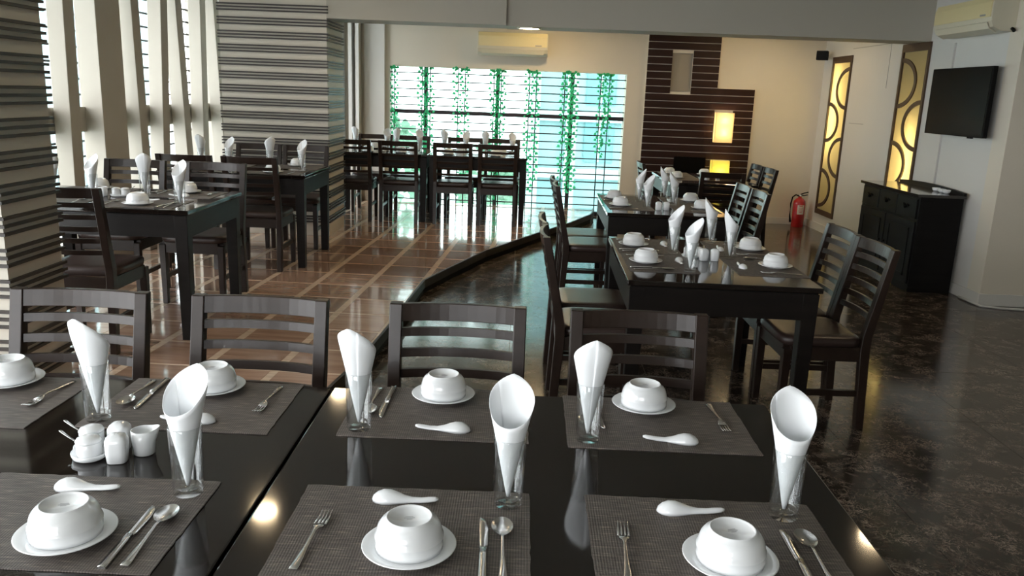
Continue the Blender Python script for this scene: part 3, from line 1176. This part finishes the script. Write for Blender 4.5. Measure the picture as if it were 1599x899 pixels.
def make_teaspoon():
    m = MB()
    ribbon(m, [(0.0, 0.0, 0.0018, 0), (0.022, 0.007, 0.0022, 0), (0.044, 0.016, 0.0036, 0), (0.050, 0.018, 0.0030, 0)], 0.0016)
    return one('teaspoon', 'spoon', m, M['steel'])


def make_tray():
    m = MB()
    n = 40
    rings = []
    for (g, z) in ((0.0, 0.0), (0.006, 0.004), (0.009, 0.014), (0.0065, 0.0145), (0.002, 0.006), (-0.006, 0.0045)):
        ring = []
        for k in range(n):
            a = 2 * PI * k / n
            r = 0.030 + 0.020 * abs(math.cos(a)) ** 1.3 + g
            ring.append((r * math.cos(a), r * math.sin(a) * 0.92, z))
        rings.append(ring)
    m.loft(rings)
    return one('condiment_tray', 'tray', m, M['china'])


def make_creamer():
    t = thing('creamer_jug', 'x', 'jug')
    rings = []
    for r, z in ((0.020, 0.0), (0.0225, 0.003), (0.0245, 0.03), (0.0255, 0.056), (0.0235, 0.0565), (0.0225, 0.03), (0.019, 0.012)):
        ring = []
        for k in range(32):
            a = 2 * PI * k / 32
            rr = r + (0.010 * max(0, math.cos(a)) ** 8 if z > 0.05 else 0)
            ring.append((rr * math.cos(a), rr * math.sin(a), z + (0.004 * max(0, math.cos(a)) ** 6 if z > 0.05 else 0)))
        rings.append(ring)
    MB().loft(rings).build('body', M['china'], t)
    return t


shP, jarP, teaP, trayP, crP = Proto(make_shaker()), Proto(make_jar()), Proto(make_teaspoon()), Proto(make_tray()), Proto(make_creamer())
trayP.put((-0.917, 1.642, T + 0.0005), 1.9, 'white lobed ceramic condiment tray on the near table', 'condiment trays')
jarP.put((-0.928, 1.668, T + 0.006), 0, 'white lidded jar at the back of near table condiment tray', 'lidded jars')
jarP.put((-0.907, 1.615, T + 0.006), 0, 'white lidded jar at the front of near table condiment tray', 'lidded jars')
teaP.put((-0.952, 1.672, T + 0.036), 1.2, 'small teaspoon sticking out of the back jar on near table', 'teaspoons')
teaP.put((-0.932, 1.617, T + 0.036), 1.2, 'small teaspoon sticking out of the front jar on near table', 'teaspoons')
shP.put((-0.845, 1.612, T + 0.0005), 0.25, 'white square shaker in front, near table condiment set', 'white shakers')
shP.put((-0.868, 1.672, T + 0.0005), 0.1, 'white square shaker behind, near table condiment set', 'white shakers')
crP.put((-0.806, 1.654, T + 0.0005), 0.5, 'white ceramic creamer jug, right of near table condiment set', 'creamer jugs')
# nearest marble-floor table
trayP.put((0.915, 4.235, T + 0.0005), 0.3, 'white lobed condiment tray on the nearest marble-floor table', 'condiment trays')
jarP.put((0.893, 4.232, T + 0.006), 0, 'white lidded jar, left one on nearest marble-floor table', 'lidded jars')
jarP.put((0.945, 4.240, T + 0.006), 0, 'white lidded jar, right one on nearest marble-floor table', 'lidded jars')
teaP.put((0.96, 4.262, T + 0.036), -0.5, 'small teaspoon in a jar on nearest marble-floor table', 'teaspoons')
shP.put((0.955, 4.145, T + 0.0005), 0.1, 'white square shaker, left one on nearest marble-floor table', 'white shakers')
shP.put((1.012, 4.150, T + 0.0005), -0.1, 'white square shaker, right one on nearest marble-floor table', 'white shakers')
# middle right-hand table
shP.put((1.025, 6.05, T + 0.0005), 0.0, 'white square shaker, left one on middle right-hand table', 'white shakers')
shP.put((1.085, 6.06, T + 0.0005), 0.1, 'white square shaker, right one on middle right-hand table', 'white shakers')
jarP.put((2.02, 8.95, T + 0.0005), 0, 'white lidded jar on the farthest right-hand table', 'lidded jars')
shP.put((2.10, 8.80, T + 0.0005), 0.1, 'white square shaker on the farthest right-hand table', 'white shakers')
# first platform table
trayP.put((-2.42, 4.90, TZ + 0.0005), 0.2, 'white lobed condiment tray on the first platform table', 'condiment trays')
jarP.put((-2.445, 4.90, TZ + 0.006), 0, 'white lidded jar, left one on first platform table', 'lidded jars')
jarP.put((-2.392, 4.905, TZ + 0.006), 0, 'white lidded jar, right one on first platform table', 'lidded jars')
teaP.put((-2.385, 4.93, TZ + 0.036), -0.4, 'small teaspoon in a jar on first platform table', 'teaspoons')
crP.put((-2.515, 4.88, TZ + 0.0005), 2.6, 'white ceramic creamer jug on the first platform table', 'creamer jugs')

# ------------------------------------------------------------------ slatted feature wall
pw = thing('plank_wall_panel', 'stepped dark plank wall panel with pale gaps on the back wall', 'wall panel', (2.2, 10.8, 0))
ROW = 0.0903
x_lo, x_up, x_dn, zs = 1.54, 2.45, 2.93, 19 * ROW
bk = MB()
bk.box(x_lo - 2.2, x_dn - 2.2, -0.045, 0, 0, 1.66)
bk.box(x_lo - 2.2, 1.85 - 2.2, -0.045, 0, 1.66, zs)
bk.box(2.115 - 2.2, x_dn - 2.2, -0.045, 0, 1.66, zs)
bk.box(x_lo - 2.2, 1.85 - 2.2, -0.045, 0, zs, CEIL)
bk.box(2.115 - 2.2, x_up - 2.2, -0.045, 0, zs, CEIL)
bk.box(1.85 - 2.2, 2.115 - 2.2, -0.045, 0, 2.13, CEIL)
bk.build('backing', M['wall'], pw)
OPEN = [(1.85, 2.115, 1.66, 2.13), (2.44, 2.68, 1.04, 1.415), (2.44, 2.68, 0.43, 0.812), (1.97, 2.38, 0.12, 0.84)]
k = 0
while k * ROW < CEIL - 0.02:
    z0, z1 = k * ROW + 0.0045, min((k + 1) * ROW - 0.0045, CEIL - 0.002)
    zc = (z0 + z1) / 2
    segs = [(x_lo, x_dn if zc < zs else x_up)]
    for (a0, a1, b0, b1) in OPEN:
        if b0 < zc < b1:
            ns = []
            for s0, s1 in segs:
                if a0 > s0 and a1 < s1:
                    ns += [(s0, a0), (a1, s1)]
                else:
                    ns.append((s0, s1))
            segs = ns
    for s0, s1 in segs:
        MB().box(s0 - 2.2, s1 - 2.2, -0.065, -0.045, z0, z1).build('plank', M['plank'], pw)
    k += 1
MB().box(1.97 - 2.2, 2.38 - 2.2, -0.072, -0.045, 0.12, 0.84).build('dark_panel', M['black'], pw)
nm = MB()
nm.box(1.85 - 2.2, 2.115 - 2.2, -0.045, -0.010, 1.655, 1.662)
nm.build('niche_sill', M['grey'], pw)
MB().box(1.85 - 2.2, 2.115 - 2.2, -0.010, 0, 1.66, 2.13).build('niche_back', pbr('niche_shade_grey', (0.30, 0.27, 0.225), 0.7), pw)  # shallow niche; the shade of a deeper recess is put into this grey


def wall_lamp(x0, x1, z0, z1, shade, bulb, label, bz):
    t = thing('wall_lamp', label, 'lamp', ((x0 + x1) / 2, 10.735, (z0 + z1) / 2))
    hx_, hz = (x1 - x0) / 2, (z1 - z0) / 2
    m = MB()
    m.box(-hx_, hx_, -0.102, -0.098, -hz, hz)
    m.box(-hx_, -hx_ + 0.004, -0.098, 0, -hz, hz)
    m.box(hx_ - 0.004, hx_, -0.098, 0, -hz, hz)
    m.build('shade', shade, t)
    MB().box(-hx_ + 0.004, hx_ - 0.004, -0.012, -0.002, -hz, hz).build('back_plate', M['acv'], t)
    for z in bz:
        MB().lathe([(0.004, -0.045), (0.018, -0.03), (0.022, 0.0), (0.018, 0.03), (0.004, 0.045)], 14, (0, -0.05, z)).build('bulb', bulb, t)
    return t


wall_lamp(2.445, 2.675, 1.04, 1.415, M['paperlamp'], M['bulb'], 'tall glowing paper wall lamp, upper one on dark plank panel', (0.10, -0.06))
wall_lamp(2.445, 2.675, 0.43, 0.812, M['yellowlamp'], M['bulb2'], 'yellow glowing wall lamp, lower one on dark plank panel', (0.05,))

# ------------------------------------------------------------------ backlit wall panels
def light_panel(y0, y1, z0, z1, label, first_right, tubes, mat, count):
    t = thing('light_panel', label, 'light panel', (RW, (y0 + y1) / 2, z0), 0, 'backlit wall panels')
    w, h = y1 - y0, z1 - z0
    a = w / 2
    m = MB()
    fwid = 0.035
    m.box(-0.018, 0.03, -a, -a + fwid, 0, h)
    m.box(-0.018, 0.03, a - fwid, a, 0, h)
    m.box(-0.018, 0.03, -a + fwid, a - fwid, 0, 0.06)
    m.box(-0.018, 0.03, -a + fwid, a - fwid, h - 0.075, h)
    m.build('frame', M['frame'], t)
    MB().box(0.0, 0.004, -a + 0.01, a - 0.01, 0.01, h - 0.01).build('diffuser', M['diffuser'], t)
    m = MB()
    m.box(0.13, 0.14, -a, a, 0, h)
    m.box(0.03, 0.13, -a, -a + 0.006, 0, h)
    m.box(0.03, 0.13, a - 0.006, a, 0, h)
    m.box(0.03, 0.13, -a, a, 0, 0.006)
    m.box(0.03, 0.13, -a, a, h - 0.006, h)
    m.build('light_box', M['wallr'], t)
    zc = h - 0.075 - 0.30
    side = first_right
    for k in range(count):
        # half ring from the frame's side: near side of the picture is -y
        cy = -a + 0.02 if side else a - 0.02
        sg = 1 if side else -1
        N = 22
        R1z, R1y, th = 0.245, w * 0.62, 0.042
        rings = []
        for i in range(N + 1):
            u = -PI / 2 + PI * i / N
            rings.append([(x, cy + sg * r_y * math.cos(u), zc + r_z * math.sin(u)) for x, r_y, r_z in ((-0.014, R1y, R1z), (-0.014, R1y - th, R1z - th), (-0.0005, R1y - th, R1z - th), (-0.0005, R1y, R1z))])
        MB().loft(rings, smooth=False).build('half_ring', M['frame'], t)
        side = not side
        zc -= 0.405
    for (ty, tz0, tz1) in tubes:
        MB().tube([(0.085, ty, tz0), (0.085, ty, tz1)], 0.013, 10).build('lamp_tube', mat, t)


light_panel(*PAN[0], 'tall backlit ring-pattern wall panel beside the fire extinguisher', True, [(0.14, 0.85, 1.75)], M['tube'], 4)
light_panel(*PAN[1], 'tall backlit ring-pattern wall panel above the black sideboard', False, [(-0.10, 0.30, 1.15)], M['tube2'], 4)

# ------------------------------------------------------------------ air conditioners
def aircon(label, loc, rz, L, D, Hh):
    """back at local y=0, front towards -y"""
    t = thing('air_conditioner', label, 'air conditioner', loc, rz, 'split air conditioners')
    pr = [(0, 0), (-D * 0.55, 0), (-D * 0.86, 0.03), (-D * 0.97, 0.075), (-D, 0.12), (-D, Hh - 0.05), (-D * 0.93, Hh - 0.012), (-D * 0.8, Hh), (0, Hh)]
    MB().prism([(p[0], p[1]) for p in pr], 'x', -L / 2, L / 2).build('body', M['acv'], t, bevel=0.004)
    MB().prism([(-D - 0.006, 0.105), (-D - 0.006, Hh - 0.05), (-D * 0.94, Hh - 0.006), (-D * 0.92, Hh - 0.014), (-D + 0.004, Hh - 0.055), (-D + 0.004, 0.105)], 'x', -L / 2 + 0.012, L / 2 - 0.012).build('front_panel', M['acw'], t)
    MB().prism([(-D * 0.60, -0.004), (-D * 0.88, 0.024), (-D * 0.98, 0.068), (-D * 1.0, 0.064), (-D * 0.90, 0.018), (-D * 0.62, -0.010)], 'x', -L / 2 + 0.05, L / 2 - 0.05).build('louver', M['acv'], t)
    MB().box(L / 2 - 0.16, L / 2 - 0.08, -D - 0.008, -D - 0.005, 0.115, 0.128).build('display', M['grey'], t)
    return t


aircon('cream air conditioner on the back wall above the window', (-0.172, BW, 2.02), 0, 0.88, 0.19, 0.275)
aircon('cream air conditioner at the top right above the television', (RW, 7.15, 2.165), -PI / 2, 0.92, 0.20, 0.265)
tag(MB().tube([(RW - 0.03, 6.685, 2.185), (RW - 0.03, 6.67, 2.18), (RW - 0.03, 6.65, 2.165)], 0.013).build('drain_pipe', M['blackm']), 'short black drain pipe stub beside the top right air conditioner', 'pipe')

# ------------------------------------------------------------------ television, conduit, speaker, extinguisher
tv = thing('television', 'flat black television mounted on the white right wall', 'television', (3.705, 7.20, 1.34))
MB().box(-0.02, 0.018, -0.49, 0.49, 0.0, 0.565).build('case', M['blackm'], tv, bevel=0.005)
MB().box(-0.0225, -0.0195, -0.475, 0.475, 0.022, 0.550).build('screen', M['black'], tv)
MB().box(0.018, 0.0845, -0.12, 0.12, 0.18, 0.40).build('wall_bracket', M['grey'], tv)
MB().box(-0.012, 0.01, -0.30, -0.24, -0.012, 0.0).build('sensor', M['blackm'], tv)
tag(MB().box(RW - 0.016, RW, 7.553, 7.567, 0.86, 2.13).build('cable_conduit', M['wire']), 'thin grey vertical cable conduit running behind the television', 'conduit')

sp_ = thing('loudspeaker', 'small black loudspeaker in the far right wall corner', 'speaker', (3.655, 10.52, 2.095), -0.5)
MB().box(-0.065, 0.065, -0.05, 0.06, 0, 0.11).build('cabinet', M['blackm'], sp_, bevel=0.006)
MB().box(-0.056, 0.056, -0.056, -0.05, 0.008, 0.102).build('grille', M['black'], sp_)
MB().box(-0.01, 0.01, 0.06, 0.285, 0.045, 0.065).build('bracket', M['blackm'], sp_)
tag(MB().lathe([(0.022, 0.0), (0.022, -0.012), (0.010, -0.03), (0.012, -0.035), (0.001, -0.037)], 16, (3.50, 10.70, 2.60)).build('sprinkler', M['grey']), 'small ceiling sprinkler above the far right corner', 'sprinkler')

fe = thing('fire_extinguisher', 'red fire extinguisher with black hose on the floor corner', 'extinguisher', (3.62, 10.62, 0))
MB().lathe([(0.074, 0.0), (0.078, 0.006), (0.078, 0.30), (0.072, 0.335), (0.045, 0.365), (0.024, 0.378), (0.022, 0.392)], 28).build('cylinder', M['red'], fe)
m = MB()
rings = []
for k in range(9):
    a = -PI / 2 - 0.55 + 1.1 * k / 8
    rings.append([(0.0788 * math.cos(a), 0.0788 * math.sin(a), z) for z in (0.17, 0.29)])
m.loft(rings, False, False, True, closed=False)
lb = m.build('label_sticker', pbr('sticker_white', (0.72, 0.70, 0.66), 0.5), fe)
m = MB()
for k, (zz, hw) in enumerate(((0.272, 0.30), (0.250, 0.36), (0.232, 0.30), (0.214, 0.34), (0.196, 0.26))):
    rr = []
    for q in range(5):
        a = -PI / 2 - hw + 2 * hw * q / 4
        rr.append([(0.0793 * math.cos(a), 0.0793 * math.sin(a), z_) for z_ in (zz, zz + (0.011 if k == 0 else 0.006))])
    m.loft(rr, False, False, True, closed=False)
m.build('label_print', M['red'], lb)
MB().lathe([(0.020, 0.390), (0.020, 0.418), (0.008, 0.425)], 14).build('valve', M['steel'], fe)
m = MB()
m.tube([(0, 0, 0.418), (0.05, 0, 0.440), (0.10, 0.0, 0.452)], 0.008, 6)
m.tube([(0, 0, 0.405), (0.05, 0, 0.408), (0.095, 0.0, 0.418)], 0.007, 6)
m.build('handle', M['blackm'], fe)
MB().tube([(-0.015, 0, 0.40), (-0.06, -0.01, 0.415), (-0.10, -0.015, 0.385), (-0.115, -0.015, 0.30), (-0.112, -0.015, 0.15), (-0.098, -0.015, 0.06)], [0.010] * 5 + [0.016], 8).build('hose', M['blackm'], fe)
MB().lathe([(0.013, 0.0), (0.013, 0.01)], 12, (0.0, -0.026, 0.398)).build('gauge', M['wire'], fe)

# ------------------------------------------------------------------ sideboard
sb = thing('sideboard', 'tall black sideboard cabinet against the right wall under the television', 'sideboard', (3.560, 7.53, 0))
HX, HY, SH = 0.19, 0.585, 0.845
MB().box(-HX + 0.014, HX, -HY, HY, 0.0, SH - 0.02).build('body', M['cabinet'], sb, bevel=0.003)
MB().box(-HX - 0.02, HX + 0.01, -HY - 0.02, HY + 0.02, SH - 0.02, SH + 0.006).build('worktop', pbr('sideboard_top', (0.012, 0.011, 0.011), 0.14, coat=0.6), sb, bevel=0.003)
N = 16
rings = []
for k in range(N + 1):
    u = -1 + 2 * k / N
    hgt = 0.028 + 0.022 * (1 - u * u)
    rings.append([(HX - 0.018, u * (HY + 0.02), SH + 0.006), (HX + 0.005, u * (HY + 0.02), SH + 0.006), (HX + 0.005, u * (HY + 0.02), SH + hgt), (HX - 0.018, u * (HY + 0.02), SH + hgt)])
MB().loft(rings, smooth=False).build('back_rail', M['cabinet'], sb)
for k in range(3):
    yc = -HY + 0.02 + (k + 0.5) * (2 * HY - 0.04) / 3
    dw = (2 * HY - 0.04) / 3 - 0.012
    d = MB().box(-HX, -HX + 0.016, yc - dw / 2, yc + dw / 2, 0.635, 0.805).build('drawer', M['cabinet'], sb, bevel=0.004)
    m = MB()
    # carved bow pull
    m.lathe([(0.004, 0.0), (0.016, 0.006), (0.019, 0.016), (0.010, 0.026), (0.001, 0.028)], 14)
    m.v = [(-HX - p[2], yc + p[0], 0.725 + p[1]) for p in m.v]
    for s in (-1, 1):
        m.tube([(-HX - 0.008, yc, 0.73), (-HX - 0.012, yc + s * 0.035, 0.748), (-HX - 0.004, yc + s * 0.055, 0.735)], 0.007, 6)
    m.build('knob', M['black'], d)
for s in (-1, 1):
    d = MB().box(-HX, -HX + 0.016, (0.008 if s > 0 else -HY + 0.02), (HY - 0.02 if s > 0 else -0.008), 0.07, 0.610).build('door', M['cabinet'], sb, bevel=0.004)
    yc = s * (HY / 2 - 0.004)
    m = MB()
    m.box(-HX - 0.006, -HX + 0.002, yc - 0.20, yc + 0.20, 0.13, 0.15)
    m.box(-HX - 0.006, -HX + 0.002, yc - 0.20, yc + 0.20, 0.53, 0.55)
    m.box(-HX - 0.006, -HX + 0.002, yc - 0.20, yc - 0.18, 0.13, 0.55)
    m.box(-HX - 0.006, -HX + 0.002, yc + 0.18, yc + 0.20, 0.13, 0.55)
    m.build('moulding', M['cabinet'], d)
    MB().lathe([(0.004, 0), (0.012, 0.004), (0.012, 0.014), (0.001, 0.018)], 12).build('knob', M['black'], d, loc=(-HX - 0.002, s * 0.05, 0.36)).rotation_euler = (0, -PI / 2, 0)
MB().box(-HX + 0.02, HX - 0.01, -HY + 0.02, HY - 0.02, 0.0, 0.05).build('plinth', M['blackm'], sb)
cup_me = MB()
cup_me.lathe([(0.018, 0.0), (0.030, 0.012), (0.035, 0.032), (0.033, 0.032), (0.028, 0.014), (0.001, 0.006)], 20)
cupP = Proto(one('small_cup', 'cup', cup_me, M['china']))
for k, (y, n) in enumerate(((7.26, 'farthest'), (7.16, 'second'), (7.08, 'nearest'))):
    cupP.put((3.66, y, SH + 0.0065), 0, 'small white cup on the sideboard top, %s of three' % n, 'cups on the sideboard')

tag(MB().tube([(3.76, 6.80, 0.012), (3.765, 6.62, 0.012), (3.78, 6.50, 0.010), (3.90, 6.44, 0.010), (4.2, 6.40, 0.010), (4.9, 6.38, 0.010)], 0.010, 6).build('floor_cable', M['wire']), 'pale cable along the foot of the right wall corner', 'cable')

# ------------------------------------------------------------------ ivy garlands in the back window
def leaf(m, p, s, a, tilt, rnd):
    d = Vector((math.cos(a), -abs(math.sin(tilt)) * 0.5, math.sin(a) - 0.4)).normalized()
    sd = d.cross(Vector((rnd.uniform(-0.4, 0.4), 1, rnd.uniform(-0.3, 0.3)))).normalized()
    n = d.cross(sd)
    p = Vector(p)
    q = [p, p + d * s * 0.30 + sd * s * 0.50, p + d * s * 0.62 + sd * s * 0.28, p + d * s, p + d * s * 0.62 - sd * s * 0.28, p + d * s * 0.30 - sd * s * 0.50, p + d * s * 0.45 + n * s * 0.12]
    m.add(q, [(0, 1, 6), (1, 2, 6), (2, 3, 6), (3, 4, 6), (4, 5, 6), (5, 0, 6)], True)


IVY = [(-1.724, 0.25, 0), (-1.657, 0.55, 0), (-1.351, 0.45, 0), (-1.268, 0.20, 1), (-1.201, 0.75, 0), (-0.895, 1.15, 0), (-0.82, 0.45, 0), (-0.746, 0.45, 0), (-0.423, 0.55, 0), (-0.349, 0.20, 1), (-0.274, 0.65, 0),
       (0.03, 0.45, 0), (0.097, 0.28, 0), (0.165, 0.45, 0), (0.494, 0.40, 0), (0.551, 0.55, 0), (0.605, 0.30, 1), (0.665, 0.35, 0), (0.955, 0.85, 0), (1.029, 0.80, 2), (1.103, 0.95, 0)]
ORD = ['first', 'second', 'third', 'fourth', 'fifth', 'sixth', 'seventh', 'eighth', 'ninth', 'tenth', 'eleventh', 'twelfth', 'thirteenth', 'fourteenth', 'fifteenth', 'sixteenth', 'seventeenth', 'eighteenth', 'nineteenth', 'twentieth', 'twenty-first']
for i, (x, zend, dense) in enumerate(IVY):
    rnd = random.Random(100 + i)
    t = thing('ivy_garland', '%s green ivy garland hanging in the back window, %s from left' % ('dense' if dense else 'thin', ORD[i]), 'garland', (x, 10.83 - 0.045 * (i % 2), WZ1 - 0.004), 0, 'ivy garlands in the back window')
    pts = []
    z = 0.0
    ph = rnd.uniform(0, 6)
    while z > zend - WZ1:
        pts.append((0.008 * math.sin(z * 9 + ph), 0.004 * math.cos(z * 7), z))
        z -= 0.06
    MB().tube(pts, 0.0022, 5).build('vine', M['stem'], t)
    m = MB()
    step = {0: 0.038, 1: 0.018, 2: 0.020}[dense]
    sg = 1
    z = -0.01
    while z > zend - WZ1:
        px = 0.008 * math.sin(z * 9 + ph)
        if rnd.random() > (0.12 if not dense else 0.05):
            leaf(m, (px + rnd.uniform(-0.008, 0.008) * (2 if dense else 1), rnd.uniform(-0.012, 0.006), z), rnd.uniform(0.034, 0.052), rnd.uniform(-0.6, 0.6) + (0 if sg > 0 else PI), rnd.uniform(0, 1), rnd)
        sg = -sg
        z -= step * rnd.uniform(0.7, 1.3)
    for q in range(5):
        leaf(m, (rnd.uniform(-0.012, 0.012), rnd.uniform(-0.012, 0.0), -0.005), 0.04, rnd.uniform(-3, 3), 0.5, rnd)
    lv = m.build('leaves', M['leaf'], t, weld=False)
    lv['kind'] = 'stuff'

# ------------------------------------------------------------------ outside
struct(MB().box(-30, 30, 11.3, 60, -1.2, -1.0).build('ground_back', M['ground']))
struct(MB().box(-60, -3.95, -20, 60, -1.25, -1.05).build('ground_left', M['ground']))
ob = thing('building', 'pale blue-grey building seen through the right of the back window', 'building', (2.0, 17.0, -1.0))
MB().box(-1.9, 4.2, 0, 3, 0, 9).build('facade', M['build1'], ob)
for x in (-1.9, -1.15, 0.2, 1.4, 2.6):
    MB().box(x, x + 0.22, -0.25, 0, 0, 9).build('pilaster', M['build2'], ob)
for z in (0.9, 2.05, 3.4):
    MB().box(-1.9, 4.2, -0.12, 0, z, z + 0.2).build('ledge', M['build2'], ob)
for x in (-0.75, 0.55, 1.8):
    for z in (1.25, 2.4):
        f = MB().box(x, x + 0.6, -0.05, 0, z, z + 0.8).build('window', M['build3'], ob)
        MB().box(x + 0.28, x + 0.32, -0.07, -0.05, z, z + 0.8).build('window_bar', M['build2'], f)
ob2 = thing('building', 'pale teal building glimpsed between the left window fins', 'building', (-13, 17.0, -1.0))
MB().box(0, 4, -8.0, 4.0, 0, 10).build('facade', M['build1'], ob2)
for y in (-6.5, -4.5, -2.5, -0.5):
    for z in (1.2, 3.2, 5.2):
        MB().box(3.98, 4.04, y, y + 1.1, z, z + 1.1).build('window', M['build3'], ob2)
for z in (2.6, 4.6):
    MB().box(4.0, 4.25, -8.0, 4.0, z, z + 0.22).build('ledge', M['build2'], ob2)


def shrub(x, y, r, h, label, seed):
    rnd = random.Random(seed)
    t = thing('shrub', label, 'shrub', (x, y, -1.0))
    m = MB()
    for k in range(420):
        a, e, rr = rnd.uniform(0, 2 * PI), rnd.uniform(-0.4, 1.5), r * rnd.uniform(0.75, 1.05)
        p = (rr * math.cos(a) * math.cos(e), rr * math.sin(a) * math.cos(e) * 0.7, h * 0.55 + h * 0.45 * math.sin(e) * rnd.uniform(0.8, 1.05))
        leaf(m, p, rnd.uniform(0.10, 0.17), rnd.uniform(-3, 3), rnd.uniform(0, 1), rnd)
    lv = m.build('foliage', M['bush'], t, weld=False)
    lv['kind'] = 'stuff'
    MB().tube([(0, 0, 0), (0.03, 0, h * 0.6)], 0.04, 6).build('stem', M['stem'], t)


shrub(-2.3, 13.6, 0.75, 2.15, 'leafy shrub outside the left of the back window', 5)
shrub(-0.6, 14.6, 0.55, 1.6, 'low leafy shrub outside behind the long back table', 9)
